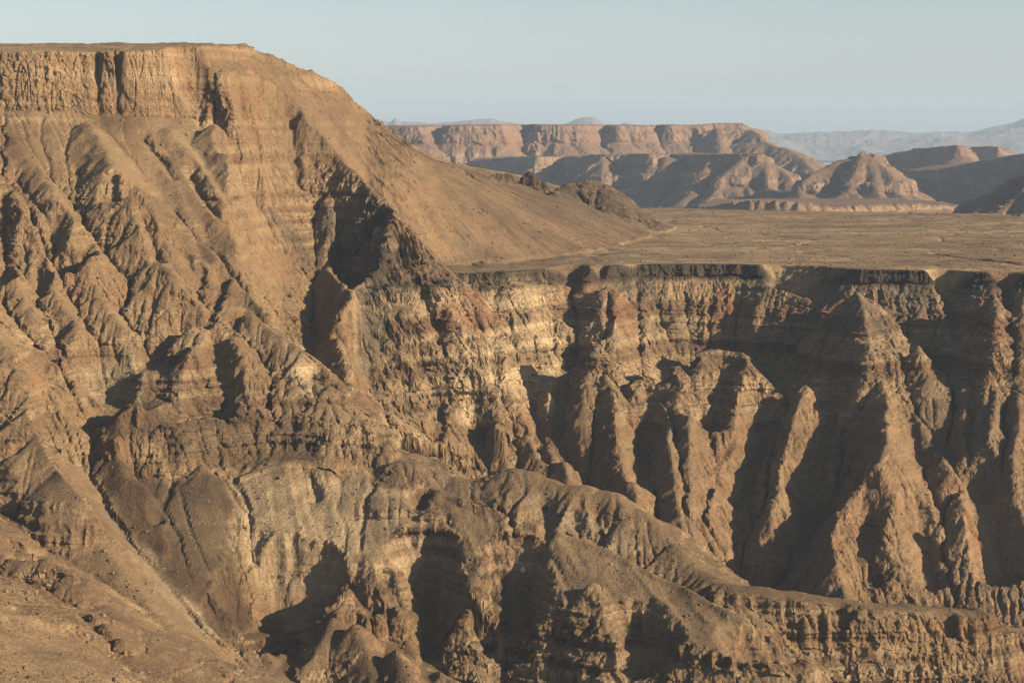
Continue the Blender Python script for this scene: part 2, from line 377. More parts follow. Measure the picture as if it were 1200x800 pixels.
    # --- wall spurs
    W = [([(398, 340), (396, 365), (388, 400), (392, 440), (405, 465)], [.6, 1.0, 1.2, .8]),
         ([(440, 345), (448, 385), (436, 412), (440, 440), (462, 480), (480, 515), (505, 545)], [.7, .8, 1.2, .62, .6, .55]),
         ([(478, 345), (486, 400), (484, 445), (500, 500), (520, 545)], [.7, 1, .8, .6]),
         ([(530, 338), (548, 385), (545, 440), (560, 480), (578, 515), (598, 548)], [.8, 1.2, .9, .62, .6]),
         ([(590, 338), (606, 385), (600, 440), (612, 500), (634, 540), (660, 556)], [.8, 1.2, .9, .62, .5]),
         ([(640, 335), (648, 385), (644, 445), (650, 490), (655, 530), (662, 560)], [.8, 1.2, .8, .65, .6]),
         ([(672, 326), (684, 350), (688, 395), (682, 432)], [.6, .9, 1.2]),
         ([(712, 326), (716, 360), (713, 405), (711, 432), (706, 480), (694, 525), (690, 565), (700, 620)], [.6, .9, 1.1, .6, .6, .6, .6]),
         ([(711, 432), (725, 480), (738, 540), (752, 600), (770, 640)], [.6, .6, .6, .6]),
         ([(752, 325), (755, 380), (756, 430), (772, 480), (782, 520), (790, 570), (800, 620)], [.7, 1.0, .7, .6, .6, .6]),
         ([(795, 322), (800, 370), (798, 420), (812, 470), (806, 530), (806, 600), (815, 650)], [.7, 1.0, .75, .65, .65, .6]),
         ([(838, 322), (842, 355), (846, 385), (838, 410)], [.7, 1.0, 1.2]),
         ([(905, 392), (892, 450), (872, 490), (852, 530), (838, 560), (825, 610)], [.9, .62, .62, .62, .6]),
         ([(950, 385), (948, 405), (945, 445), (936, 480), (926, 520), (918, 560), (905, 600)], [.5, 1.4, .6, .6, .6, .9]),
         ([(980, 395), (977, 410), (975, 445), (968, 480), (962, 520)], [.6, 1.4, .7, .7]),
         ([(1004, 336), (1012, 375), (1018, 405), (1036, 440), (1042, 475), (1038, 520), (1025, 550), (1000, 580), (985, 620), (980, 650), (992, 700)], [.6, .9, 1.2, .6, .5, .5, .45, .6, 1, .8]),
         ([(1038, 520), (1050, 560), (1066, 590), (1090, 600), (1106, 640), (1124, 670), (1128, 712)], [.5, .5, .5, .6, .6, .9]),
         ([(1066, 590), (1070, 625), (1058, 655), (1052, 700)], [.6, .8, .8]),
         ([(1046, 440), (1066, 475), (1086, 515), (1112, 548), (1130, 562), (1146, 592)], [.58, .58, .55, .6, .7]),
         ([(1060, 330), (1068, 370), (1078, 405), (1090, 435)], [.6, .9, 1.2]),
         ([(1132, 330), (1138, 375), (1128, 410), (1136, 440), (1134, 490), (1130, 540)], [.6, .8, 1.2, .6, .6]),
         ([(1165, 335), (1170, 400), (1162, 440), (1162, 500), (1150, 545)], [.7, 1.1, .6, .6]),
         ([(1195, 335), (1198, 400), (1194, 440), (1196, 490), (1188, 530), (1180, 572)], [.7, 1.1, .6, .6, .6]),
         ([(1250, 335), (1262, 440), (1250, 540), (1240, 640)], [.7, .7, .6]),
         ([(1330, 338), (1345, 440), (1320, 560), (1300, 640)], [.7, .7, .6])]
    for i, (pts, g) in enumerate(W):
        if i not in (0, 7, 15, 21, 22):                  # most spurs start below the cliff band
            g = list(g) + [g[-1]] * len(pts)
            while len(pts) > 2 and pts[0][1] < 420: pts = pts[1:]; g = g[1:]
        z0 = -160 - max(0, pts[0][1] - 335) * .78
        sl = 1.5 if i in (12, 13, 14) else 1.05
        SZ(pts, z0, g, sl, 4, rib=3, lam=16, rag=3, rnd=1.5, seed=40 + i, s2=.9, d1=45, reach=200, k=4)
    # --- central ridge
    C = [A(300, 432, 1580), A(340, 456, 1555), A(390, 480, 1535), A(420, 490, 1525), A(450, 508, 1508), A(500, 545, 1490), A(530, 557, 1480), A(560, 559, 1478), A(600, 543, 1482), A(640, 551, 1472), A(680, 561, 1462),
         A(720, 577, 1450), A(755, 600, 1430), A(790, 634, 1405), A(820, 664, 1380), A(850, 687, 1350), A(900, 690, 1350), A(950, 699, 1350), A(1010, 707, 1352), A(1060, 711, 1356), A(1100, 714, 1362),
         A(1150, 718, 1372), A(1168, 722, 1380), A(1200, 736, 1386), A(1300, 775, 1380)]
    F.ridge(C[:5], .62, 5, s2=1.9, d1=75, rib=3, lam=26, rnd=7, reach=320, seed=61, rag=2)
    F.ridge([(x, y, z - 40) for x, y, z in C[14:]], .5, 5, rib=5, lam=24, rnd=10, reach=260, seed=66)
    F.ridge(C[15:], .14, 5, s2=2.8, d1=11, rib=2.5, lam=13, rnd=2, reach=90, seed=64, rag=1.5, k=1.5)
    F.ridge(C[4:16], .62, 5, s2=1.9, d1=58, rib=8, lam=26, rnd=7, reach=320, seed=61, rag=3)
    F.ridge([A(300, 440, 1568), A(270, 452, 1545), A(235, 458, 1520), A(205, 454, 1502), A(185, 455, 1490), A(165, 468, 1478), A(140, 486, 1462), A(120, 500, 1448)], 1.7, 6, s2=.64, d1=20, rib=5, lam=20, rnd=3, seed=62, rag=5)
    def pl(x, y): a, k = ray(x, y); Y = 1174.3 / (.62 - k); return (a * Y, Y, k * Y)
    shelf = [pl(262, 560), pl(270, 610), pl(292, 650), pl(325, 678), pl(343, 686), pl(348, 664), pl(356, 668), pl(366, 692), pl(376, 672), pl(384, 652), pl(392, 660), pl(397, 690), pl(402, 652), pl(411, 640), pl(420, 668),
             pl(436, 690), pl(442, 676), pl(452, 668), pl(464, 676), pl(472, 684), pl(476, 650), A(488, 612, 1412), A(500, 600, 1425), A(512, 606, 1424), A(520, 640, 1400), A(530, 680, 1368), A(540, 706, 1346), A(556, 700, 1346),
             A(566, 670, 1368), A(562, 645, 1390), A(580, 634, 1400), A(600, 636, 1396), A(622, 654, 1376), A(634, 690, 1346), A(645, 702, 1338), A(660, 694, 1340), A(676, 704, 1330), A(694, 700, 1328), A(708, 722, 1312), A(722, 736, 1302),
             A(738, 722, 1308), A(770, 716, 1308), A(792, 730, 1296), A(806, 750, 1282), A(850, 758, 1272), A(900, 766, 1262), A(930, 752, 1268), A(880, 730, 1290), A(820, 700, 1330), A(760, 668, 1365), A(700, 640, 1390), A(640, 618, 1412),
             A(580, 596, 1432), A(540, 582, 1446), A(505, 570, 1462), A(470, 545, 1480), pl(430, 530), pl(380, 530), pl(320, 540)]
    F.area(shelf, [(0, 0), (4, 2), (12, 14), (35, 52), (70, 95), (120, 140), (300, 330), (700, 900)], 8, rib=4, lam=18, seed=65, k=3)
    SP([(262, 545), (269, 606), (289, 646), (322, 671), (350, 690), (388, 722), (416, 730), (468, 760), (529, 797), (600, 840)], 1480, [.62, .62, .6, .5, .5, .22, .22, .22, .3], .8, 5, rib=3, rnd=6)
    SP([(388, 724), (383, 738), (364, 767), (342, 797), (330, 830)], 1335, [.6, .6, .6, .6], .9, 5, rib=5)
    SP([(416, 731), (430, 760), (440, 800), (445, 840)], 1320, [.6, .6, .6], .9, 5, rib=5)
    SP([(468, 760), (470, 790), (480, 830)], 1290, [.6, .6], .9, 5, rib=5)
    SP([(350, 560), (375, 600), (402, 640), (416, 668), (443, 701), (460, 723), (479, 753), (500, 778), (540, 830)], 1480, [.62, .62, .6, .5, .45, .45, .4, .4], 1.5, 5, s2=1.1, d1=40, rib=3)
    SP([(320, 560), (350, 620), (383, 676), (395, 704), (403, 726)], 1480, [.62, .62, .8, .8], 1.5, 5, s2=1.1, d1=40, rib=3)
    SP([(416, 560), (440, 610), (455, 660), (468, 672), (478, 690), (481, 718)], 1475, [.62, .62, .4, .8, 1.2], 1.5, 5, s2=1.1, d1=40, rib=3)
    SP([(512, 602), (524, 650), (535, 690), (534, 722), (540, 755), (568, 792), (590, 830)], 1428, [.7, .7, .9, .8, .6, .6], 1.5, 5, s2=1.1, d1=40, rib=4, rnd=6)
    SP([(586, 618), (612, 640), (634, 664), (640, 700), (658, 738), (680, 770), (694, 800), (710, 840)], 1408, [.5, .5, .8, .7, .7, .7, .7], 1.5, 5, s2=1.1, d1=40, rib=4, rnd=6)
    SP([(700, 682), (712, 704), (716, 730)], 1336, [.6, 1.0], 1.5, 5, s2=1.1, d1=40, rib=3)
    SP([(748, 698), (770, 738), (796, 748), (850, 757), (905, 770), (945, 772), (960, 800)], 1318, [.7, .5, .35, .3, .3, 1], 1.5, 5, s2=1.1, d1=40, rib=4)
    # --- nearest slopes at lower left
    F.ridge([A(-160, 500, 1420), A(-80, 560, 1335), A(0, 634, 1262), A(30, 642, 1256), A(58, 655, 1245), A(80, 672, 1236), A(110, 698, 1222), A(150, 730, 1205), A(200, 764, 1190), A(250, 800, 1170), A(300, 845, 1150)], .62, 6, rib=7, lam=18, rnd=4, seed=71, rag=3)
    F.ridge([A(-120, 640, 1160), A(-60, 664, 1148), A(0, 690, 1136), A(50, 724, 1118), A(100, 753, 1100), A(160, 800, 1078), (-180, 1020, -310)], .55, 6, rib=5, lam=26, rnd=8, seed=72)
    F.ridge([A(-120, 640, 1160), (-330, 1040, -235), (-290, 960, -250), (-270, 880, -262)], .5, 6, rib=5, lam=26, rnd=8, seed=73)
    SP([(-60, 300), (-10, 420), (35, 500), (70, 565), (105, 620), (150, 680), (200, 742)], 1600, [.62, .62, .6, .5, .45, .45], .5, 1, rib=6, reach=250)
    # --- gullies
    F.carve([(-202, 1960, -80), (-196, 1900, -138), (-190, 1800, -190), (-184, 1720, -217), (-160, 1655, -238), (-110, 1625, -262), (-60, 1615, -300)], 1.3, rnd=7, wide=46, reach=110)
    F.ridge([A(463, 248, 1908), A(458, 275, 1885), A(440, 316, 1848), (-146, 1830, -150), A(406, 346, 1802), A(398, 392, 1758), A(394, 435, 1722), (-140, 1690, -245)], 1.25, 4, rib=3, lam=14, rnd=3, seed=88, rag=3, s2=.9, d1=40, reach=110)
    F.carve([A(262, 330, 1652), A(250, 372, 1600), A(238, 388, 1588), A(204, 400, 1560), A(168, 448, 1513), A(150, 470, 1498), A(112, 492, 1470), A(101, 549, 1432), A(124, 586, 1402), A(157, 635, 1372), A(195, 684, 1342),
             A(240, 740, 1300), A(300, 800, 1265), (-100, 1210, -385)], .8, rnd=3)
    F.late = [
        ([(152, 236), (146, 246), (130, 248)], 20, 11), ([(105, 292), (98, 315), (82, 336)], 20, 10), ([(6, 228), (3, 270), (6, 300), (2, 345)], 16, 8), ([(48, 300), (46, 340), (48, 356)], 10, 5),
        ([(31, 300), (31, 330)], 8, 4), ([(64, 292), (66, 322)], 9, 4), ([(173, 272), (182, 298), (186, 316)], 12, 6), ([(237, 322), (236, 345)], 9, 5), ([(263, 334), (255, 360), (243, 386)], 13, 6),
        ([(290, 368), (277, 385), (266, 400)], 12, 5), ([(254, 408), (256, 440), (262, 466)], 20, 9), ([(240, 388), (215, 395), (195, 414), (172, 444)], 20, 9), ([(126, 480), (152, 488), (184, 474)], 40, 21),
        ([(120, 502), (114, 524)], 22, 10), ([(198, 512), (225, 502), (250, 508)], 27, 15), ([(270, 492)], 8, 5), ([(225, 212), (238, 238), (258, 262), (286, 293)], 10, 5), ([(272, 198), (286, 225), (305, 257)], 12, 6),
        ([(341, 152), (342, 188), (351, 226)], 13, 6), ([(170, 166), (186, 190), (204, 214)], 6, 4), ([(234, 148), (237, 154)], 7, 4), ([(20, 215), (60, 262)], 4, 3), ([(90, 205), (92, 222)], 6, 4), ([(318, 344), (336, 350)], 12, 8),
        ([(58, 405), (66, 425)], 6, 4), ([(48, 398), (70, 400), (52, 440)], 5, 4), ([(105, 470), (120, 500)], 5, 4), ([(370, 455), (396, 462)], 12, 6), ([(395, 440), (402, 455)], 12, 6),
        ([(268, 112), (270, 134)], 7, 3),  ([(320, 134), (326, 150)], 6, 3), ([(303, 175), (305, 195)], 6, 3),
        # wall
        ([(493, 352), (508, 385), (522, 420), (538, 448), (532, 478)], 18, 7), ([(674, 330), (667, 360), (668, 396)], 17, 7), ([(705, 322), (700, 346)], 10, 5), ([(668, 420), (660, 460), (652, 520), (668, 556)], 26, 13),
        ([(713, 345), (714, 380), (706, 405)], 10, 5), ([(762, 478), (757, 520), (752, 582)], 22, 10), ([(560, 516), (550, 545)], 18, 10), ([(516, 478), (516, 510), (512, 534)], 14, 6), ([(440, 458), (450, 490), (457, 510)], 12, 6),
        ([(485, 480), (493, 510), (500, 530)], 8, 4), ([(620, 455), (630, 500), (637, 530)], 15, 7), ([(748, 345), (750, 400), (752, 440)], 9, 4), ([(590, 470), (600, 500), (606, 525)], 10, 5), ([(422, 400), (424, 418)], 9, 5),
        ([(408, 405)], 8, 4), ([(505, 330)], 6, 3), ([(580, 428), (584, 445)], 7, 4), ([(650, 400), (652, 430)], 8, 4),
        ([(880, 345), (866, 395), (850, 450), (832, 520), (826, 590), (830, 650)], 26, 17), ([(975, 490), (962, 540), (952, 610)], 20, 12), ([(904, 500), (884, 550), (868, 610)], 20, 10), ([(910, 345), (940, 352), (975, 360)], 14, 10),
        ([(1104, 340), (1116, 378), (1126, 408)], 20, 9), ([(1178, 345), (1182, 372)], 12, 7), ([(1085, 562), (1075, 525), (1066, 495)], 14, 8), ([(1150, 590), (1160, 640), (1170, 700)], 24, 18), ([(1020, 620), (1012, 660), (1018, 700)], 20, 14),
        ([(1085, 650), (1092, 700)], 14, 10), ([(1160, 460), (1154, 500)], 8, 5), ([(1140, 470), (1136, 520)], 6, 4), ([(995, 560), (950, 600), (940, 660)], 14, 12), ([(1065, 520), (1078, 550)], 9, 6),
        # middle ridge
        ([(300, 748), (332, 744), (362, 734)], 26, 20), ([(290, 772), (330, 775)], 24, 22), ([(297, 664), (285, 695)], 13, 9), ([(412, 690), (436, 728)], 8, 6),
        ([(455, 690), (465, 715)], 8, 6), ([(497, 700), (505, 765), (500, 800)], 12, 10), ([(604, 700), (602, 760), (596, 800)], 14, 12), ([(745, 760), (755, 800)], 14, 14),
        ([(497, 585), (492, 604)], 10, 7), ([(345, 640)], 5, 3), ([(203, 568), (190, 600), (186, 620)], 8, 4), ([(28, 652), (42, 685), (56, 725)], 34, 16), ([(4, 640), (8, 655)], 10, 5), ([(95, 725), (130, 760), (165, 792)], 8, 4),
        ([(365, 560), (372, 590)], 4, 3), ([(868, 786), (905, 792), (935, 786)], 14, 8), ([(1112, 738), (1112, 752)], 5, 3), ([(985, 726), (986, 740)], 4, 3),
        ([(680, 592), (676, 625)], 5, 4), ([(700, 610), (704, 640)], 5, 4), ([(640, 600), (642, 635)], 4, 4),
        # bench gullies
        ([(532, 272), (545, 286)], 3, 5), ([(1095, 299), (1140, 305), (1200, 312)], 20, 9), ([(975, 288), (1000, 291)], 14, 5)]
    return F
# ------------------------------------------------------------------ strata, sampling, mesh
def remap(H, kn):
    k = sorted(kn); return np.interp(H, [a for a, b in k], [b for a, b in k]).astype(f32)

SMOOTH = [([(115, 540), (150, 530), (200, 555), (265, 560), (272, 640), (300, 690), (265, 730), (245, 735), (180, 660), (130, 600)], 1.), ([(275, 555), (400, 558), (480, 572), (508, 600), (475, 640), (450, 668), (400, 655), (350, 680), (300, 640), (272, 600)], 1.),
          ([(0, 540), (100, 540), (140, 600), (200, 690), (240, 745), (250, 800), (160, 790), (60, 650), (0, 630)], .9), ([(0, 690), (60, 725), (170, 800), (0, 800)], 1.), ([(500, 555), (600, 545), (700, 570), (780, 630), (840, 685), (700, 672), (600, 612), (500, 590)], .75),
          ([(500, 595), (620, 636), (700, 686), (800, 710), (790, 745), (700, 700), (640, 680), (580, 640)], 1.), ([(0, 138), (230, 135), (330, 160), (345, 230), (335, 345), (250, 290), (170, 220), (80, 200), (0, 200)], .84),
          ([(165, 215), (250, 290), (335, 410), (290, 375), (200, 300)], .8), ([(330, 700), (440, 738), (540, 800), (370, 800)], .8), ([(400, 448), (700, 446), (1200, 442), (1200, 720), (1160, 715), (850, 690), (780, 640), (600, 545), (480, 520)], .6), ([(845, 684), (1000, 700), (1165, 716), (1165, 728), (1000, 716), (850, 700)], 1.),
          ([(80, 380), (165, 400), (170, 455), (150, 468), (110, 440)], .8), ([(0, 380), (60, 440), (95, 520), (40, 540), (0, 520)], .5), ([(560, 615), (600, 640), (530, 720), (520, 640)], .7), ([(900, 450), (1200, 440), (1200, 560), (1000, 600), (900, 560)], .2)]
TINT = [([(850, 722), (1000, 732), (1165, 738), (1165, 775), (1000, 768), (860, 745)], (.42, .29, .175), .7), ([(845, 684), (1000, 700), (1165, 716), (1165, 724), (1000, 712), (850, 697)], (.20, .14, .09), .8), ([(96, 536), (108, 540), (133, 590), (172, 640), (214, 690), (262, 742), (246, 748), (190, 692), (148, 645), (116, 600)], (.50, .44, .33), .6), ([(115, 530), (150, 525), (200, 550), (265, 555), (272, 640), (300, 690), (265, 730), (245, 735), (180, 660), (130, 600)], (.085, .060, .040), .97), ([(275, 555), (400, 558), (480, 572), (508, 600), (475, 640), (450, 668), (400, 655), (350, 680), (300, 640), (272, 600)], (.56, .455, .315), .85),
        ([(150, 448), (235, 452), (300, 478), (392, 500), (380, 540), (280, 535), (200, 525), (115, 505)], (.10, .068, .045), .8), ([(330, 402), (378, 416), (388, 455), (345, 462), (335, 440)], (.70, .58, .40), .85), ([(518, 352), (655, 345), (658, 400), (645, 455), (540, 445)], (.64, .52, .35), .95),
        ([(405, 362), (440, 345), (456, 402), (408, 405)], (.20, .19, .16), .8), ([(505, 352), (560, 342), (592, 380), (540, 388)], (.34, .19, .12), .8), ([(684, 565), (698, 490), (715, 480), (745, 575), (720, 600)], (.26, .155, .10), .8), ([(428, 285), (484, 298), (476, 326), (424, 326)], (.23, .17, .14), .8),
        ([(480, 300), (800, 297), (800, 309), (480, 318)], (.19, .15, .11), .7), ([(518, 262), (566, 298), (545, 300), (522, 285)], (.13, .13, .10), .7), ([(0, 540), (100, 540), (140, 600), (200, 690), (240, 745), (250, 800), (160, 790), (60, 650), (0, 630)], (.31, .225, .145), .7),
        ([(0, 690), (60, 725), (170, 800), (0, 800)], (.38, .28, .18), .8), ([(40, 640), (70, 640), (230, 770), (200, 800), (110, 740)], (.23, .16, .105), .8), ([(80, 400), (165, 405), (168, 455), (150, 468), (110, 445)], (.42, .36, .25), .8), ([(620, 570), (760, 620), (730, 655), (620, 600)], (.30, .26, .20), .7),
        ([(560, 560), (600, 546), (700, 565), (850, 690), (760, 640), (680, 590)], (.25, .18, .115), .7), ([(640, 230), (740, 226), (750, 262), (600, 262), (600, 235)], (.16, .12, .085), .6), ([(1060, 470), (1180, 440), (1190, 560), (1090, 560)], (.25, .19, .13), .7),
        ([(400, 330), (560, 328), (640, 322), (645, 332), (480, 340), (400, 350)], (.50, .41, .28), .7), ([(0, 60), (230, 56), (240, 132), (0, 140)], (.56, .44, .29), .7), ([(240, 60), (440, 130), (560, 196), (600, 300), (470, 300), (460, 240), (330, 130)], (.27, .195, .125), .6)]
def strata_near(F):
    F.sm = np.zeros(F.H.shape, f32)
    F.sm = np.maximum(F.sm, .97 * blur((F.ID == 8) & (F.D < 2), 2))
    for P, a in SMOOTH: F.sm = np.maximum(F.sm, a * F.zone(P, soft=5, depth=420 if len(P) == 9 else 260))
    H = F.H
    dip = -22 * sstep(1900, 1520, F.RY) + 5 * fbm2(F.RX / 120, F.RY / 120, 3, 81)
    low = sstep(-255, -268, H - dip) * blur((F.ID == 3) | (F.ID == 4), 3)
    wc = (1 - .85 * low) * blur(((F.ID == 3) | (F.ID == 4) | (F.ID == 5) | (F.ID == 6) | (F.ID == 8) & (F.D > 0)) & ~((F.ID == 3) & (F.D < 0)), 2)
    Ts = remap(H - dip, [(-1000, -1000), (-430, -430), (-384, -384), (-378, -382), (-374, -373), (-352, -352), (-338, -347), (-330, -324), (-300, -305), (-296, -295), (-272, -272), (-228, -247), (-214, -213), (-202, -203),
                         (-198, -195), (-174, -173), (-160, -167), (-153, -153), (-150, -150), (0, 0), (500, 500)]) + dip
    Tc = remap(H - dip, [(-1000, -1000), (-312, -312), (-300, -300), (-297.5, -299), (-296.5, -296), (-289, -289), (-286.5, -288), (-285.5, -285), (-276, -276), (-272.5, -275), (-271.5, -270), (-262, -262), (-228, -248), (-214, -213), (-202, -203),
                         (-198, -195), (-170, -170), (0, 0), (500, 500)]) + dip
    wl = blur(((F.ID == 5) | (F.ID == 6) | (F.ID == 8)) & (F.RX < 90), 6)
    Ts = Ts + (Tc - Ts) * wl
    amp = .55 + .75 * fbm2(F.RX / 55, F.RY / 55, 3, 82)
    H = H + (Ts - H) * np.clip(wc * np.clip(amp, 0, 1.15) * (1 - .7 * F.sm * (1 - wl)), 0, 1.15)
    w1 = blur(F.ID == 1, 3)
    d1 = 6 * fbm2(F.RX / 90, F.RY / 90, 3, 83)
    T1 = remap(H - d1, [(-1000, -1000), (-260, -260), (-196, -200), (-190, -186), (-150, -152), (-96, -116), (-84, -82), (-60, -60), (500, 500)]) + d1
    H = H + (T1 - H) * w1 * (1 - .8 * F.sm) * np.clip(.6 + .8 * fbm2(F.RX / 60, F.RY / 60, 3, 84), 0, 1.1)
    # gullies and ribs of middle size, on everything that is not bench top
    w6 = blur(F.ID == 6, 6)
    fl = (F.ID == 3) & (F.D < 0)
    rough = blur(~(fl | (F.ID == 2) & (F.D < 0)), 3)
    H = H + rough * (1 - .75 * F.sm) * ((1.8 - 1.1 * w6) * (ridged2(F.RX / 30, F.RY / 40, 4, 91) - .2) + .9 * fbm2(F.RX / 9, F.RY / 9, 3, 92))
    H = H + blur(F.ID == 7, 3) * (3.5 * fbm2(F.RX / 20, F.RY / 20, 4, 97) + 2 * ridged2(F.RX / 12, F.RY / 12, 3, 98))
    fk = blur((F.ID == 2) & (F.D < 0), 3)
    w8 = blur((F.ID == 8) & (F.D < 0), 4); H = H + w8 * (2.4 * (ridged2(F.RX / 17 + F.RY / 60, F.RY / 120, 3, 95) - .2) + .5 * fbm2(F.RX / 7, F.RY / 7, 3, 96))
    u = F.RX * .62 + F.RY * .78; v = F.RX * .78 - F.RY * .62
    H = H + fk * (3.2 * fbm2(u / 22, v / 170, 4, 93) + 1.0 * fbm2(F.RX / 12, F.RY / 12, 3, 94))
    cliff = blur((F.ID == 1) & (F.D < 14) & (F.H > 5), 3)
    soft = np.clip((rough + .16 * fk) * (1 - .88 * F.sm) * (1 - .8 * cliff) * (1 - blur(F.ID == 7, 3)), 0, 1)
    H = erode(H, soft, 2.0, 80000, 6, 60, 5)
    F.H = H.astype(f32)
    F.hollows(F.late)
    F.H = erode(F.H, soft * .5, 2.0, 70000, 2, 50, 6).astype(f32)
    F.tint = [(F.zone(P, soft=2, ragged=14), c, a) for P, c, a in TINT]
    F.rough = rough.astype(f32); F.low = low.astype(f32)

def sample(F, cols, y0, y1, nrow, step, flat=.25, sm=24):
    """View-spaced sheet: columns fan out from the view point, rows crowd where the ground is steep."""
    yy = np.arange(y0, y1, step)
    nc = len(cols)
    C = np.empty((len(yy), nc), f32)
    for j0 in range(0, nc, 200):
        c = cols[j0:j0 + 200]
        Yg = np.repeat(yy[:, None], len(c), 1); Xg = Yg * c[None]
        h = bil(F.H, (Xg - F.x0) / F.c, (Yg - F.y0) / F.c)
        dz = np.diff(h, axis=0, prepend=h[:1])
        # facing: what the view point sees counts in full, back slopes less
        vis = (dz - h / Yg * step * -1 * -1)
        scr = np.abs(dz - (h / Yg) * step)
        back = (dz - (h / Yg) * step) < 0
        ww = (np.where(back, .35, 1.0) * scr + flat * step) / Yg
        C[:, j0:j0 + 200] = np.cumsum(ww, axis=0)
    for _ in range(sm):
        P = np.pad(C, ((0, 0), (2, 2)), mode='edge'); C = (P[:, :-4] + P[:, 1:-3] + P[:, 2:-2] + P[:, 3:-1] + P[:, 4:]) / 5
    Yr = np.empty((nrow, nc), f32)
    for j in range(nc):
        c = C[:, j]; Yr[:, j] = np.interp(np.linspace(c[0], c[-1], nrow), c, yy)
    Xr = Yr * cols[None].astype(f32)
    fx = (Xr - F.x0) / F.c; fy = (Yr - F.y0) / F.c
    Z = bil(F.H, fx, fy)
    return Xr.astype(f32), Yr.astype(f32), Z.astype(f32), fx, fy

def normals(X, Y, Z):
    P = np.stack([X, Y, Z], -1)
    du = np.gradient(P, axis=1); dv = np.gradient(P, axis=0)
    n = np.cross(du, dv); n /= np.linalg.norm(n, axis=-1, keepdims=True) + 1e-9
    n[n[..., 2] < 0] *= -1
    return n.astype(f32)

def link(o):
    bpy.context.scene.collection.objects.link(o); return o
def sheet(name, P, col, mask, mat, label, cat, kind='structure'):
    """mask: which quads (rows-1, cols-1) belong to this object."""
    R, C = P.shape[:2]
    idx = np.arange(R * C).reshape(R, C)
    q = np.stack([idx[:-1, :-1], idx[:-1, 1:], idx[1:, 1:], idx[1:, :-1]], -1)[mask]
    if len(q) == 0: return None
    used, inv = np.unique(q.ravel(), return_inverse=True)
    co = P.reshape(-1, 3)[used].astype(f32)
    me = bpy.data.meshes.new(name)
    me.vertices.add(len(used)); me.vertices.foreach_set('co', co.ravel())
    me.loops.add(q.size); me.loops.foreach_set('vertex_index', inv.astype(np.int32).ravel())
    me.polygons.add(len(q)); me.polygons.foreach_set('loop_start', np.arange(0, q.size, 4, dtype=np.int32)); me.polygons.foreach_set('loop_total', np.full(len(q), 4, np.int32))
    me.update(calc_edges=True)
    me.polygons.foreach_set('use_smooth', np.zeros(len(q), bool))
    ca = me.color_attributes.new('rock', 'FLOAT_COLOR', 'POINT')
    c4 = np.ones((len(used), 4), f32); c4[:, :3] = col.reshape(-1, 3)[used]
    ca.data.foreach_set('color', c4.ravel())
    me.materials.append(mat)
    o = link(bpy.data.objects.new(name, me))
    o['label'] = label; o['category'] = cat; o['kind'] = kind
    return o

# ------------------------------------------------------------------ materials
def rock_material(name, scale, bump, grain=.5):
    m = bpy.data.materials.new(name); m.use_nodes = True
    nt = m.node_tree; N = nt.nodes; L = nt.links
    b = N['Principled BSDF']; b.inputs['Roughness'].default_value = .95; b.inputs['Specular IOR Level'].default_value = .12
    ca = N.new('ShaderNodeVertexColor'); ca.layer_name = 'rock'
    tc = N.new('ShaderNodeTexCoord')
    n1 = N.new('ShaderNodeTexNoise'); n1.inputs['Scale'].default_value = scale; n1.inputs['Detail'].default_value = 6; n1.inputs['Roughness'].default_value = .7
    L.new(tc.outputs['Object'], n1.inputs['Vector'])
    mr = N.new('ShaderNodeMapRange'); mr.inputs[1].default_value = .25; mr.inputs[2].default_value = .75; mr.inputs[3].default_value = 1 - grain; mr.inputs[4].default_value = 1 + grain
    L.new(n1.outputs['Fac'], mr.inputs[0])
    vm = N.new('ShaderNodeVectorMath'); vm.operation = 'SCALE'
    L.new(ca.outputs['Color'], vm.inputs[0]); L.new(mr.outputs[0], vm.inputs['Scale'])
    L.new(vm.outputs[0], b.inputs['Base Color'])
    bp = N.new('ShaderNodeBump'); bp.inputs['Strength'].default_value = 1.0; bp.inputs['Distance'].default_value = bump
    L.new(n1.outputs['Fac'], bp.inputs['Height']); L.new(bp.outputs[0], b.inputs['Normal'])
    return m

def mixc(base, c, w):
    return base + (np.array(c, f32) - base) * w[..., None]

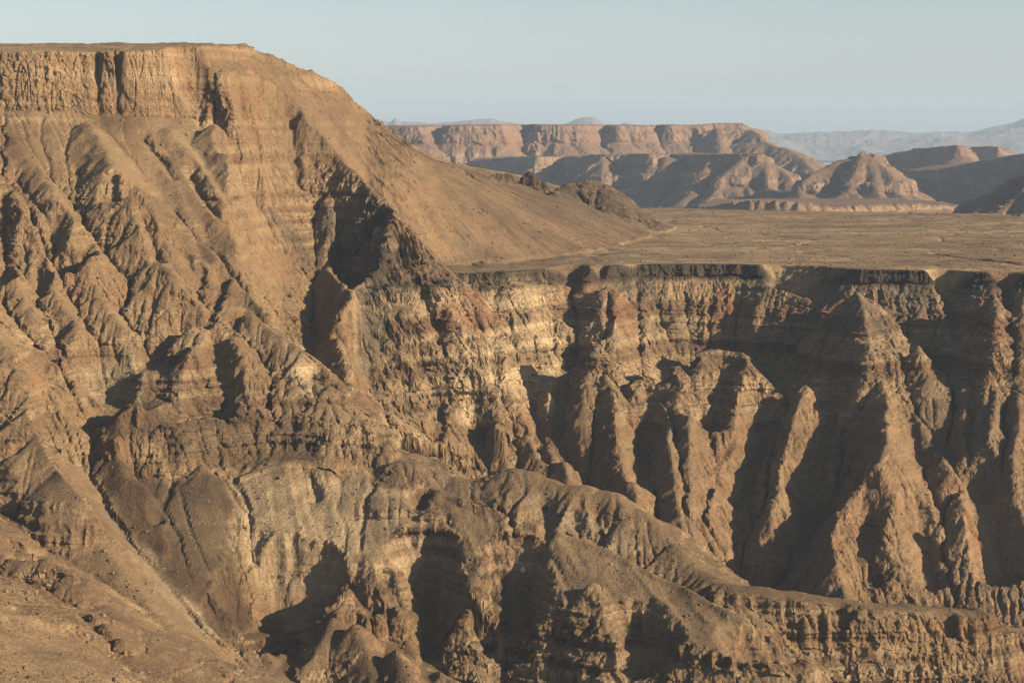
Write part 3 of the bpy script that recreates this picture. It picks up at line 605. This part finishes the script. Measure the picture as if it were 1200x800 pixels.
def flat_material(name, c, var=.3):
    m = bpy.data.materials.new(name); m.use_nodes = True; nt = m.node_tree; N = nt.nodes; L = nt.links
    b = N['Principled BSDF']; b.inputs['Roughness'].default_value = .95; b.inputs['Specular IOR Level'].default_value = .1
    tc = N.new('ShaderNodeTexCoord'); n1 = N.new('ShaderNodeTexNoise'); n1.inputs['Scale'].default_value = .35; n1.inputs['Detail'].default_value = 5
    L.new(tc.outputs['Object'], n1.inputs['Vector'])
    cr = N.new('ShaderNodeValToRGB'); e = cr.color_ramp.elements
    e[0].position = .3; e[0].color = (*[x * (1 - var) for x in c], 1); e[1].position = .7; e[1].color = (*[x * (1 + var) for x in c], 1)
    L.new(n1.outputs['Fac'], cr.inputs[0]); L.new(cr.outputs[0], b.inputs['Base Color'])
    return m
def rock_cloud(name, C, S, sq, mat, label, cat, seed):
    """one mesh of many small rough lumps: centres C, radii S, flattened by sq"""
    rng = np.random.default_rng(seed); n = len(C)
    base = np.array([(1, 0, 0), (-1, 0, 0), (0, 1, 0), (0, -1, 0), (0, 0, 1), (0, 0, -1)], f32)
    fc = np.array([(0, 2, 4), (2, 1, 4), (1, 3, 4), (3, 0, 4), (2, 0, 5), (1, 2, 5), (3, 1, 5), (0, 3, 5)])
    V = base[None] * rng.uniform(.55, 1.25, (n, 6, 1)) + rng.normal(0, .18, (n, 6, 3))
    a = rng.uniform(0, 6.28, n); ca, sa = np.cos(a)[:, None], np.sin(a)[:, None]
    V = np.stack([V[..., 0] * ca - V[..., 1] * sa, V[..., 0] * sa + V[..., 1] * ca, V[..., 2] * sq], -1) * S[:, None, None] + C[:, None, :]
    Fc = (fc[None] + 6 * np.arange(n)[:, None, None]).reshape(-1)
    me = bpy.data.meshes.new(name); me.vertices.add(n * 6); me.vertices.foreach_set('co', V.astype(f32).ravel())
    me.loops.add(len(Fc)); me.loops.foreach_set('vertex_index', Fc.astype(np.int32)); k = len(Fc) // 3
    me.polygons.add(k); me.polygons.foreach_set('loop_start', np.arange(0, 3 * k, 3, dtype=np.int32)); me.polygons.foreach_set('loop_total', np.full(k, 3, np.int32)); me.update(calc_edges=True)
    me.materials.append(mat); o = link(bpy.data.objects.new(name, me)); o['kind'] = 'stuff'; o['label'] = label; o['category'] = cat
    return o
def scatter(P, nn, wb, w2, F, fx, fy, X, Y, Z):
    rng = np.random.default_rng(77)
    vis = (np.abs(X / Y) < .30)
    inner = np.zeros(X.shape, bool); inner[3:-3, 3:-3] = True
    dens = sstep(-.1, .6, fbm2(X / 30, Y / 30, 3, 601))
    talus = vis & inner & (nn[..., 2] > .6) & (nn[..., 2] < .97)
    pr = talus * (.01 + .05 * dens) * (1 - .8 * wb)
    idx = np.nonzero(rng.random(X.shape) < pr); k = min(len(idx[0]), 42000)
    sel = rng.permutation(len(idx[0]))[:k]; i, j = idx[0][sel], idx[1][sel]
    S = .28 + rng.pareto(2.8, k) * .42; S = np.minimum(S, 2.6)
    rock_cloud('scree', P[i, j] + np.array([0, 0, .1]), S, .75, flat_material('scree stone', (.12, .092, .067), .5), 'loose brown stones strewn over the scree slopes', 'scree', 5)
    fl = vis & inner & ((wb > .5) | (w2 > .5) | (nn[..., 2] > .75) & (rng.random(X.shape) < .12))
    idx = np.nonzero(fl & (rng.random(X.shape) < .035 * (.3 + dens) * (1 + .3 * wb))); k = min(len(idx[0]), 22000)
    sel = rng.permutation(len(idx[0]))[:k]; i, j = idx[0][sel], idx[1][sel]
    S = .4 + rng.gamma(2, .22, k)
    rock_cloud('scrub', P[i, j] + np.array([0, 0, .3]), S, .8, flat_material('scrub leaves', (.075, .072, .04), .5), 'low dark desert scrub dotted over slopes and bench', 'scrub', 6)
def lump(name, c, size, seed, mat, label, cat, layers=0):
    """a single weathered rock: rough subdivided block"""
    import bmesh
    bm = bmesh.new(); bmesh.ops.create_icosphere(bm, subdivisions=4, radius=1)
    co = np.array([v.co[:] for v in bm.verts], f32)
    d = fbm3(co[:, 0] * 1.6 + seed, co[:, 1] * 1.6, co[:, 2] * 1.6, 4, seed, .6); cv, _ = cells3(co[:, 0] * 2.2 + seed, co[:, 1] * 2.2, co[:, 2] * 2.2, seed)
    r = 1 + .34 * d + .16 * cv + (.06 * np.sin(co[:, 2] * layers) if layers else 0)
    co = co * r[:, None] * np.array(size, f32)
    for v, q in zip(bm.verts, co): v.co = q
    me = bpy.data.meshes.new(name); bm.to_mesh(me); bm.free(); me.materials.append(mat)
    o = link(bpy.data.objects.new(name, me)); o.location = c; o['label'] = label; o['category'] = cat; return o
def near_rocks(F):
    def g(px, py, dz=0.0):
        Y = F.hit(px, py); a, k = ray(px, py); return (a * Y, Y - 1, k * Y + ZCAM + dz)
    pale = flat_material('pale boulder stone', (.46, .40, .30), .2); rust = flat_material('ochre rock', (.15, .105, .068), .4)
    lump('boulder', g(613, 668, .6), (2.2, 2.0, 1.9), 3, pale, 'pale boulder alone in the shaded hollow below the middle ridge', 'boulder')
    lump('boulder', g(889, 577, .6), (3.2, 2.6, 2.6), 4, rust, 'small sunlit knob of rock on the shaded canyon wall', 'boulder')
    lump('rock_pillar', g(1099, 636, 2), (6, 5, 13), 5, rust, 'rounded ochre rock pillar standing on the lower spur of the wall', 'rock pillar', 9)

def near_mesh():
    F = build_near(); strata_near(F)
    print('field', round(time.time() - T0, 1))
    st = .00047 / Q
    cols = np.concatenate([np.linspace(-.40, -.285, int(60 * Q)), np.arange(-.284, .284, st), np.linspace(.285, .62, int(150 * Q))])
    X, Y, Z, fx, fy = sample(F, cols, 900, 3540, int(1700 * Q), 1.5)
    n = normals(X, Y, Z)
    steep = sstep(.74, .42, n[..., 2])
    ID = F.ID[np.clip(np.rint(fy).astype(int), 0, F.ny - 1), np.clip(np.rint(fx).astype(int), 0, F.nx - 1)]
    D = bil(F.D, fx, fy); rough = bil(F.rough * (1 - .45 * F.sm), fx, fy)
    w1 = bil(blur(F.ID == 1, 2), fx, fy); w2 = bil(blur((F.ID == 2) & (F.D < 0), 40), fx, fy); wb = bil(blur((F.ID == 3) & (F.D < 0), 1), fx, fy); wb = wb * (1 - w2 * sstep(.02, .3, w2) * .8)
    w5 = bil(blur((F.ID == 5) | (F.ID == 8), 2), fx, fy); w6 = bil(blur(F.ID == 6, 2), fx, fy); w7 = bil(blur(F.ID == 7, 2), fx, fy); w34 = np.clip(1 - w1 - w2 - wb - w5 - w6 - w7, 0, 1)
    # pillars and blocks: push the surface out and in along its normal
    fl = 1 - np.abs(vnoise3(X / 11, Y / 11, Z / 70, 101)) * 2
    fl2 = 1 - np.abs(vnoise3(X / 5, Y / 5, Z / 30, 102)) * 2
    zl = Z + .012 * X + 1.5 * fbm2(X / 80, Y / 80, 2, 108)
    led = np.tanh(2.5 * vnoise2(zl / 4.5, X / 700, 103)) + .6 * np.tanh(2.5 * vnoise2(zl / 1.8, X / 400, 104))
    blk = fbm3(X / 8, Y / 8, Z / 8, 4, 105, .7)
    bm = (1 - .75 * bil(F.low, fx, fy)) * (1 - .75 * w1 * sstep(5, -5, Z) * sstep(.3, -.1, fbm2(X / 90, Y / 90, 3, 141))) * sstep(-.55, .1, fbm3(X / 60, Y / 60, Z / 40, 3, 142)) * (1 - .6 * w2)
    bm = bm * (1 - .7 * w1 * sstep(0, 12, Z)); bm = np.maximum(bm, .9 * w34 * (1 - bil(F.low, fx, fy)))
    jv = vnoise3(X / 13, Y / 13, Z / 110, 151); jt = np.exp(-(jv / .07) ** 2) + .6 * np.exp(-(vnoise3(X / 6, Y / 6, Z / 45, 152) / .08) ** 2)
    d = -2.0 * steep * jt * sstep(-.2, .3, fbm2(X / 50, Y / 50, 2, 153)) + steep * ((2.6 - 1.5 * w1) * fl + 1.3 * fl2 * (.4 + .6 * bm) + (1.5 * bm) * led) + rough * (1.5 * blk * (.55 + .45 * steep) + .5) + (1 - rough) * .35 * blk
    d = d * rough + (1 - rough) * .5 * d
    m = (steep > .05) & (rough > .2)
    c1, e1 = cells3(X[m] / 6, Y[m] / 6, Z[m] / 9, 131); c2, e2 = cells3(X[m] / 2.6, Y[m] / 2.6, Z[m] / 3.2, 132)
    crag = (.35 + .65 * sstep(-.2, .35, fbm2(X / 40, Y / 40, 3, 109)))[m] * (1 - .8 * bil(F.sm, fx, fy)[m])
    d[m] += steep[m] * (1.3 * c1 + .7 * c2) * crag
    P = np.stack([X + n[..., 0] * d, Y + n[..., 1] * d, Z + n[..., 2] * d * .7 + ZCAM], -1).astype(f32)
    # edges hang down so that no side of the sheet stands open
    nn = normals(P[..., 0], P[..., 1], P[..., 2])
    st2 = sstep(.82, .5, nn[..., 2])
    # ---------------- rock colours
    big = fbm2(X / 140, Y / 140, 4, 111); med = fbm3(X / 22, Y / 22, Z / 22, 4, 112); sml = fbm3(X / 4, Y / 4, Z / 4, 3, 113)
    zz = Z + 4 * fbm2(X / 60, Y / 60, 3, 114)
    band = .5 + .5 * vnoise2(zz / 6.5, X / 900, 115) * .9
    band2 = vnoise2(zz / 2.3, X / 500, 116)
    talus = np.array([.300, .224, .145], f32); col = np.broadcast_to(talus, X.shape + (3,)).copy()
    col = mixc(col, (.36, .265, .165), w1 * .7)
    col = mixc(col, (.235, .165, .105), w2 * (.8 + .2 * big))
    col = mixc(col, (.41, .31, .195), wb * .95)
    col = mixc(col, (.25, .18, .118), w34 * .6)
    col = mixc(col, (.265, .19, .12), w6 * .6)
    vz = fbm2(X / 75 + 3.1, Y / 75, 4, 161)
    col = mixc(col, (.15, .102, .066), sstep(.0, .45, vz + .25 * med) * .55 * (1 - wb))
    col = mixc(col, (.40, .315, .21), sstep(.05, .5, -vz) * .5 * (1 - wb) * (1 - w2))
    # cliffs: ochre to rust, with bands
    col = mixc(col, (.37, .255, .15), st2 * .65 * (1 - w7))
    col = mixc(col, (.30, .165, .10), st2 * sstep(.0, .5, med) * .7)
    lay = vnoise2(zl / 5.5, X / 1200, 121); lay2 = vnoise2(zl / 2.1, X / 800, 122)
    col = mixc(col, (.46, .36, .235), bm * st2 * sstep(.0, .3, lay) * .85 * (1 - w7))
    col = mixc(col, (.20, .13, .085), bm * st2 * sstep(.0, .35, -lay) * .75)
    col = mixc(col, (.50, .41, .28), bm * st2 * sstep(.3, .6, lay2) * .4 * (1 - w7))
    # pale beds in the wall under the rim and lower down
    pale = np.exp(-((zz + 169) / 4) ** 2) + .8 * np.exp(-((zz + 215) / 14) ** 2) * sstep(-.4, .4, big + .3)
    col = mixc(col, (.47, .38, .25), np.clip(w34 * pale * (.5 + .5 * st2), 0, 1) * .8)
    col = mixc(col, (.50, .41, .27), np.clip(w5 * np.exp(-((zz + 300) / 22) ** 2) * sstep(-90, -130, X) * sstep(-330, -300, X), 0, 1) * .7)
    # dark capping rock at the rim and grey scree
    capm = bil(blur((F.ID == 3) | (F.ID == 4), 1), fx, fy) * sstep(-7, -2, D + 3 * med) * sstep(16, 9, D + 4 * med) * sstep(-172, -163, Z) * (Z < -120)
    col = mixc(col, (.075, .065, .055), np.clip((w34 + wb * .35) * np.exp(-((zz + 155.5) / 6) ** 4), 0, 1) * .95)
    col = mixc(col, (.17, .15, .12), w34 * sstep(.1, .5, vnoise2(X / 45, Y / 45, 117)) * sstep(-250, -170, Z) * .7)
    col = mixc(col, (.30, .15, .09), w34 * sstep(.2, .6, vnoise2(X / 38, Y / 38, 118)) * .5 * sstep(-260, -190, Z))
    # brown fan under the central cliffs
    col = mixc(col, (.205, .145, .092), w6 * sstep(1290, 1340, Y) * (1 - st2) * .8)
    col = mixc(col, (.085, .07, .055), w7 * sstep(-.3, .3, med + (nn[..., 2] < .85) * .5) * .8)
    # flank streaks, bench grass and stones
    u = X * .62 + Y * .78; v = X * .78 - Y * .62
    stk = fbm2(u / 14, v / 120, 4, 119)
    col = mixc(col, (.32, .24, .15), (w2 + .5 * w1) * sstep(.0, .6, stk) * .6)
    col = mixc(col, (.17, .12, .08), w2 * sstep(.05, .5, -stk) * .7)
    bg = fbm2(X / 160, Y / 45, 4, 120)
    col = mixc(col, (.50, .40, .25), wb * sstep(.0, .5, bg) * .7)
    col = mixc(col, (.26, .175, .11), wb * sstep(.0, .45, -bg) * .8)
    col = mixc(col, (.075, .062, .05), capm * .9)
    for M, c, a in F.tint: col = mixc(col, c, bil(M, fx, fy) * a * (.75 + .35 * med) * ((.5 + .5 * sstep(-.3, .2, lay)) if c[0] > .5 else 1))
    col = col * (1 + .10 * band2 * st2 + .22 * med + .20 * sml + .22 * big)[..., None]
    col = np.clip(col * np.array([.455, .43, .385], f32), .02, .7)
    # ---------------- one object per landform
    mat = rock_material('canyon rock and scree', .62, 1.5)
    qi = ID[:-1, :-1]; qd = D[:-1, :-1]
    reg = np.full(qi.shape, 4)                                   # wall
    reg[(qi == 3) & (qd < 0)] = 3
    reg[qi == 2] = 2; reg[qi == 7] = 7
    reg[qi == 1] = 1; reg[(qi == 1) & (qd < 12) & (Z[:-1, :-1] > -20)] = 1
    reg[(qi == 5) | (qi == 8)] = 5; reg[qi == 6] = 6
    reg[(qi == 6) & (Y[:-1, :-1] > 1290)] = 5
    reg[(qi == 2) & (qd > 0)] = 1
    defs = {1: ('mesa', 'tall golden flat-topped mesa with sheer cliff and gullied slopes below', 'mesa'),
            2: ('hillside', 'smooth brown slope running down from the mesa to the flat bench', 'hillside'),
            3: ('plateau', 'flat dry grassy bench ending in a dark rim above the canyon', 'plateau'),
            4: ('canyon_wall', 'long layered canyon wall with steep spurs and deep shadows', 'canyon wall'),
            5: ('ridge', 'low ridge with pale banded slopes and dark hollows in mid canyon', 'ridge'),
            6: ('foothill', 'nearest brown stony slope in the lower left corner', 'foothill'),
            7: ('hill', 'small dark rocky hill on the far edge of the bench', 'hill')}
    obs = {}
    for r, (nm, lb, ct) in defs.items():
        obs[r] = sheet(nm, P, col, reg == r, mat, lb, ct)
    scatter(P, nn, wb, w2, F, fx, fy, X, Y, Z)
    near_rocks(F)
    print('near mesh', P.shape, round(time.time() - T0, 1))
    return F, obs
# ------------------------------------------------------------------ far canyon, mountains, sky, light
def build_far():
    F = Field(-3600, 4600, 3400, 15000, 10.0, -480.0)
    F.H += 40 * fbm2(F.RX / 700, F.RY / 700, 4, 205)
    F.warp(45, 420, 221); F.warp(14, 110, 231)
    # big table that makes the skyline, with the alcoves of its rim
    top = [A(150, 147, 8200), A(440, 148, 8450), A(470, 149, 8400), A(498, 149, 8350), A(512, 148, 8750), A(530, 148, 8500), A(560, 147, 8500), A(588, 146, 8520), A(604, 146, 9000), A(622, 146, 8750), A(660, 146, 8700), A(690, 146, 8780), A(712, 147, 9050), A(726, 147, 8850),
           A(760, 147, 8950), A(770, 147, 9200), A(784, 146, 9000), A(820, 146, 9050), A(850, 145, 9100), A(874, 145, 9150), A(882, 150, 9350), A(895, 155, 9800), A(850, 149, 12500), A(300, 150, 13500), A(0, 150, 12500)]
    F.area(top, [(0, 0), (14, 34), (24, 40), (44, 72), (70, 90), (150, 148), (260, 190), (290, 215), (500, 290), (900, 380)], 1, rib=60, lam=190, seed=241, k=20)
    # its lower bench
    low = [A(560, 188, 8300), A(590, 184, 8100), A(625, 183, 7900), A(655, 182, 8050), A(680, 182, 7700), A(705, 181, 7400), A(735, 180, 7350), A(770, 180, 7250), A(790, 180, 7500), A(812, 180, 7200), A(840, 179, 7050),
           A(870, 179, 6950), A(888, 180, 6950), A(897, 185, 7150), A(880, 180, 8200), A(700, 181, 9000), A(560, 186, 9000)]
    F.area(low, [(0, 0), (8, 40), (20, 52), (100, 110), (220, 180), (420, 260), (800, 330)], 2, rib=32, lam=95, seed=242, k=14)
    def S(pts, Y0, g, slope, fid=2, **k):
        k.setdefault('rib', 18); k.setdefault('lam', 60)
        F.ridge(spurY(pts, Y0, g), slope, fid, rnd=10, d1=200, reach=1400, k=14, **k)
    S([(705, 183), (712, 200), (722, 235)], 7380, .55, .7)
    S([(785, 183), (782, 205), (772, 240)], 7300, .5, .75)
    S([(835, 182), (815, 210), (800, 236)], 7080, .55, .8)
    S([(866, 182), (845, 205), (826, 232)], 6980, .55, .8)
    S([(892, 184), (900, 208), (905, 238)], 6980, .5, .7)
    S([(892, 184), (915, 200), (945, 226), (960, 240)], 7020, .4, .65)
    S([(880, 152), (900, 165), (930, 180), (952, 205)], 9000, .35, .6, 1)
    S([(925, 170), (945, 185), (958, 205)], 8400, .35, .6, 1)
    S([(848, 150), (846, 178)], 9000, .55, .7, 1); S([(780, 150), (775, 178)], 9150, .55, .7, 1); S([(545, 150), (560, 185)], 9300, .55, .7, 1); S([(640, 150), (660, 180)], 9300, .55, .7, 1); S([(480, 152), (500, 184)], 9400, .55, .7, 1)
    # pyramid hill
    F.ridge([A(984, 188, 6600), A(1002, 181, 6580), A(1012, 179, 6570), A(1022, 181, 6580), A(1032, 187, 6620)], .8, 3, rib=14, lam=60, rnd=3, seed=250, reach=1500, s2=.5, d1=200, rag=20)
    S([(988, 186), (965, 200), (948, 215), (940, 232)], 6520, .42, .7, 3); S([(1008, 182), (1003, 205), (985, 232)], 6470, .6, .75, 3)
    S([(1022, 184), (1045, 205), (1060, 222), (1068, 236)], 6480, .5, .6, 3); S([(1018, 184), (1030, 210), (1036, 236)], 6470, .55, .7, 3)
    # mesas on the right
    F.area([A(1038, 184, 8900), A(1060, 178, 8700), A(1075, 172, 8500), A(1100, 169, 8350), A(1124, 167, 8250), A(1133, 169, 8300), A(1143, 182, 8500), A(1110, 169, 9300), A(1060, 178, 9500)],
           [(0, 0), (10, 40), (30, 60), (200, 170), (500, 290), (900, 350)], 4, rib=26, lam=110, seed=260, k=14)
    F.area([A(1135, 172, 9800), A(1160, 168, 9700), A(1172, 169, 9600), A(1180, 175, 9700), A(1190, 182, 9900), A(1170, 172, 10400)], [(0, 0), (10, 40), (60, 90), (300, 210), (700, 330)], 4, rib=26, lam=90, seed=261, k=14)
    F.area([A(1052, 200, 7600), A(1090, 200, 7450), A(1120, 197, 7300), A(1160, 188, 7100), A(1200, 179, 6900), A(1300, 168, 6600), A(1500, 158, 6500), A(1500, 160, 7800), A(1200, 184, 8100), A(1100, 197, 8200)],
           [(0, 0), (10, 25), (60, 60), (250, 170), (500, 260), (900, 330)], 5, rib=26, lam=120, seed=262, k=14)
    # nearer tongue of tableland with golden cliff
    F.area([A(820, 236, 5400), A(880, 233, 5200), A(930, 234, 5150), A(990, 235, 5200), A(1040, 232.5, 5250), A(1080, 231, 5300), A(1108, 231.5, 5350), A(1124, 238, 5500), A(1110, 231.5, 5700), A(1060, 229, 6000), A(960, 230, 6100), A(840, 232, 6200)],
           [(0, 0), (5, 22), (14, 34), (60, 60), (260, 160), (600, 290)], 6, rib=12, lam=40, seed=263, k=8)
    # hill cut by the right edge of the view
    F.ridge([A(1140, 236, 4500), A(1160, 224, 4450), A(1180, 210, 4400), A(1200, 205, 4360), A(1240, 196, 4300), A(1300, 190, 4300), A(1400, 188, 4300)], .55, 7, rib=12, lam=40, rnd=8, seed=264, reach=900, s2=.45, d1=100, rag=8)
    return F

def far_mesh():
    F = build_far()
    H = F.H; d1 = 12 * fbm2(F.RX / 500, F.RY / 500, 3, 281)
    T = remap(H - d1, [(-1000, -1000), (-400, -400), (-330, -345), (-310, -305), (-240, -240), (-205, -225), (-190, -185), (-100, -100), (-60, -75), (-40, -38), (500, 500)]) + d1
    H = H + (T - H) * .8
    H = H + 9 * (ridged2(F.RX / 120, F.RY / 120, 5, 291) - .2) * sstep(0, 40, F.D)
    H = H + 7 * fbm2(F.RX / 260, F.RY / 260, 3, 293) * (F.D <= 0)
    F.H = erode(H, sstep(-10, 20, F.D) * np.ones(H.shape), 10.0, 60000, 4, 60, 9, kc=9.0).astype(f32)
    cols = np.concatenate([np.linspace(-.36, -.11, int(60 * Q)), np.arange(-.109, .285, .00046 / Q), np.linspace(.286, .5, int(60 * Q))])
    X, Y, Z, fx, fy = sample(F, cols, 3620, 14600, int(620 * Q), 8.0, flat=.12)
    n = normals(X, Y, Z); steep = sstep(.85, .5, n[..., 2])
    d = steep * (14 * (1 - 2 * np.abs(vnoise3(X / 45, Y / 45, Z / 400, 301))) + 6 * (1 - 2 * np.abs(vnoise3(X / 18, Y / 18, Z / 150, 302)))) + 5 * fbm3(X / 50, Y / 50, Z / 50, 3, 303)
    d *= sstep(0, 60, bil(F.D, fx, fy) + 30)
    P = np.stack([X + n[..., 0] * d, Y + n[..., 1] * d, Z + n[..., 2] * d * .5 + ZCAM], -1).astype(f32)
    nn = normals(P[..., 0], P[..., 1], P[..., 2]); st2 = sstep(.85, .5, nn[..., 2])
    ID = F.ID[np.clip(np.rint(fy).astype(int), 0, F.ny - 1), np.clip(np.rint(fx).astype(int), 0, F.nx - 1)]
    zz = Z + 10 * fbm2(X / 300, Y / 300, 3, 304)
    col = np.broadcast_to(np.array([.30, .205, .135], f32), X.shape + (3,)).copy()
    col = mixc(col, (.35, .24, .165), st2 * .8)
    col = mixc(col, (.46, .34, .23), st2 * sstep(.1, .7, vnoise2(zz / 16, X / 3000, 305)) * .7)
    col = mixc(col, (.30, .16, .11), st2 * sstep(.1, .6, vnoise2(zz / 22, X / 2000, 306)) * .6)
    col = mixc(col, (.44, .30, .17), (ID == 6) * st2 * .7)
    col = np.array([.42, .41, .40], f32) * col * (1 + .2 * fbm3(X / 60, Y / 60, Z / 60, 4, 307))[..., None]
    mat = rock_material('far canyon rock', .05, 6.0, .15)
    qi = ID[:-1, :-1]
    defs = [((qi == 0) | (qi == 2), 'tableland', 'tableland', 'lower shaded tableland with scalloped cliffs below the far rim'),
            (qi == 1, 'tableland', 'tableland', 'long flat-topped far tableland forming the skyline, hazy pink cliffs'),
            (qi == 3, 'hill', 'hill', 'hazy pyramid shaped hill with lit right side'),
            (qi == 4, 'mesa', 'mesa', 'far right mesa with flat top and blue shaded front'),
            (qi == 5, 'hillside', 'hillside', 'long blue shaded slope in front of the far right mesa'),
            (qi == 6, 'tableland', 'tableland', 'low golden cliffed tongue of land just beyond the bench'),
            (qi == 7, 'hill', 'hill', 'dark hill cut by the right edge beyond the bench')]
    for m, nm, ct, lb in defs:
        sheet(nm, P, col, m, mat, lb, ct)

def mountains(name, label, Yc, depth, cols, prof, amp, lam, seed, rows):
    """A range: skyline height from prof (pixel x, pixel y), ridged relief in front of and behind it."""
    a = np.linspace(cols[0], cols[1], int(cols[2] * Q)); R = int(rows * Q)
    t = np.linspace(-1, 1, R)
    Yg = (Yc + t[:, None] * depth) * np.ones((1, len(a))); Xg = Yg * a[None]
    px = CXP + a * FPX
    zt = -(np.interp(px, [p[0] for p in prof], [p[1] for p in prof]) + 1.3 * fbm2(px / 14, px * 0 + seed, 4, seed) - HOR) / FPX * Yc
    env = (1 - np.abs(t)) ** .8
    base = -500.0
    hh = base + (zt[None] - base) * env[:, None]
    r = ridged2(Xg / lam, Yg / lam, 5, seed)
    hh = hh + amp * (r - .55) * (1 - .75 * np.exp(-(t[:, None] / .12) ** 2)) * env[:, None] ** .5
    P = np.stack([Xg, Yg, hh + ZCAM], -1).astype(f32)
    col = np.broadcast_to(np.array([.13, .11, .09], f32), Xg.shape + (3,)).copy() * (1 + .25 * fbm2(Xg / lam, Yg / lam, 4, seed + 3))[..., None].astype(f32)
    sheet(name, P, col.astype(f32), np.ones((R - 1, len(a) - 1), bool), rock_material(name + ' rock', .004, 60, .1), label, 'mountains')

def world():
    sc = bpy.context.scene
    w = bpy.data.worlds.new('World'); sc.world = w; w.use_nodes = True
    nt = w.node_tree; N = nt.nodes; L = nt.links
    bg = N['Background']
    sky = N.new('ShaderNodeTexSky'); sky.sky_type = 'NISHITA'; sky.sun_disc = False
    sky.sun_elevation = math.radians(SUN_EL); sky.sun_rotation = math.radians(90 + SUN_AZ)
    sky.altitude = 800; sky.air_density = 1.0; sky.dust_density = SKY_DUST; sky.ozone_density = 2.2
    hs = N.new('ShaderNodeHueSaturation'); hs.inputs['Saturation'].default_value = SKY_SAT; hs.inputs['Value'].default_value = 1.0
    L.new(sky.outputs[0], hs.inputs['Color']); L.new(hs.outputs[0], bg.inputs['Color'])
    bg.inputs['Strength'].default_value = SKY_STR
    ld = bpy.data.lights.new('sun', 'SUN'); ld.energy = SUN_STR; ld.angle = math.radians(.5); ld.color = SUN_COL
    lo = link(bpy.data.objects.new('sun', ld))
    e, a = math.radians(SUN_EL), math.radians(SUN_AZ)
    dirv = (math.cos(e) * math.cos(a), -math.cos(e) * math.sin(a), math.sin(e))     # towards the sun: right and a little behind the camera
    from mathutils import Vector
    lo.rotation_euler = Vector(dirv).to_track_quat('Z', 'Y').to_euler()
    lo.location = (600, 0, 1500)
    cam = bpy.data.cameras.new('camera'); co = link(bpy.data.objects.new('camera', cam))
    cam.sensor_width = 36; cam.lens = 36 * FPX / 1200.0
    cam.clip_start = 1; cam.clip_end = 200000
    co.location = (0, 0, ZCAM); co.rotation_euler = (math.pi / 2 - PITCH, 0, 0)
    sc.camera = co
    sc.view_settings.view_transform = 'Standard'; sc.view_settings.look = 'None'; sc.view_settings.gamma = 1; sc.view_settings.exposure = EXPO
    sc.view_settings.use_curve_mapping = False
    sc.cycles.volume_bounces = 0; sc.cycles.max_bounces = 6; sc.cycles.diffuse_bounces = 1
    sc.cycles.use_denoising = True; sc.cycles.denoising_prefilter = 'ACCURATE'; sc.cycles.denoising_input_passes = 'RGB_ALBEDO_NORMAL'

def haze():
    me = bpy.data.meshes.new('haze')
    x0, x1, y0, y1, z0, z1 = -24000, 30000, -400, 52000, -31, HAZE_TOP
    v = [(x, y, z) for z in (z0, z1) for y in (y0, y1) for x in (x0, x1)]
    f = [(0, 2, 3, 1), (4, 5, 7, 6), (0, 1, 5, 4), (2, 6, 7, 3), (0, 4, 6, 2), (1, 3, 7, 5)]
    me.from_pydata(v, [], f); me.update()
    m = bpy.data.materials.new('haze air'); m.use_nodes = True; nt = m.node_tree; nt.nodes.clear()
    out = nt.nodes.new('ShaderNodeOutputMaterial'); pv = nt.nodes.new('ShaderNodeVolumePrincipled')
    pv.inputs['Color'].default_value = HAZE_COL; pv.inputs['Density'].default_value = HAZE_D; pv.inputs['Anisotropy'].default_value = 0.0
    nt.links.new(pv.outputs[0], out.inputs['Volume'])
    me.materials.append(m)
    o = link(bpy.data.objects.new('haze', me)); o['kind'] = 'stuff'; o['label'] = 'thin pale blue haze over the canyon and distant mountains'; o['category'] = 'haze'

def ground():
    """One sheet to the horizon under everything."""
    me = bpy.data.meshes.new('ground'); n = 24
    xs = np.linspace(-24500, 30500, n); ys = np.linspace(-500, 60500, n)
    me.from_pydata([(x, y, -30.0) for y in ys for x in xs], [], [(j * n + i, j * n + i + 1, (j + 1) * n + i + 1, (j + 1) * n + i) for j in range(n - 1) for i in range(n - 1)])
    ca = me.color_attributes.new('rock', 'FLOAT_COLOR', 'POINT'); ca.data.foreach_set('color', np.tile(np.array([.28, .20, .14, 1], f32), n * n))
    me.materials.append(rock_material('desert ground', .01, 4))
    o = link(bpy.data.objects.new('ground', me)); o['kind'] = 'structure'; o['label'] = 'flat brown desert ground under the whole canyon country'; o['category'] = 'ground'

SUN_EL, SUN_AZ, SUN_STR, SUN_COL = 20.0, 22.0, 5.0, (1.0, .79, .55)
SKY_STR, SKY_DUST, SKY_SAT, EXPO = .0515, 1.2, .58, 1.36
HAZE_D, HAZE_COL, HAZE_TOP = 2.4e-5, (.47, .65, .89, 1), 1250.0
near_mesh()
far_mesh()
world()
ground()
mountains('mountains', 'blue distant mountain range on the right of the horizon', 34000, 6000, (.03, .36, 600),
          [(600, 175), (780, 168), (860, 154), (885, 151), (920, 155), (960, 152), (990, 154), (1020, 154), (1060, 149), (1090, 147), (1130, 147), (1170, 142), (1200, 139), (1260, 134), (1400, 130)], 440, 2600, 401, 110)
mountains('mountains', 'small pale blue peaks above the far tableland on the left of the horizon', 33000, 3000, (-.2, .11, 500),
          [(100, 150), (430, 146), (445, 139), (458, 143), (464, 138), (472, 143), (500, 143), (540, 141), (560, 139), (576, 138), (590, 142), (620, 144), (650, 144), (668, 142), (676, 137), (686, 134), (694, 134), (702, 138), (712, 143), (722, 145), (728, 141), (734, 140), (742, 145), (780, 150), (900, 160)], 300, 2300, 411, 70)
if HAZE_D > 0: haze()
print('script', round(time.time() - T0, 1))
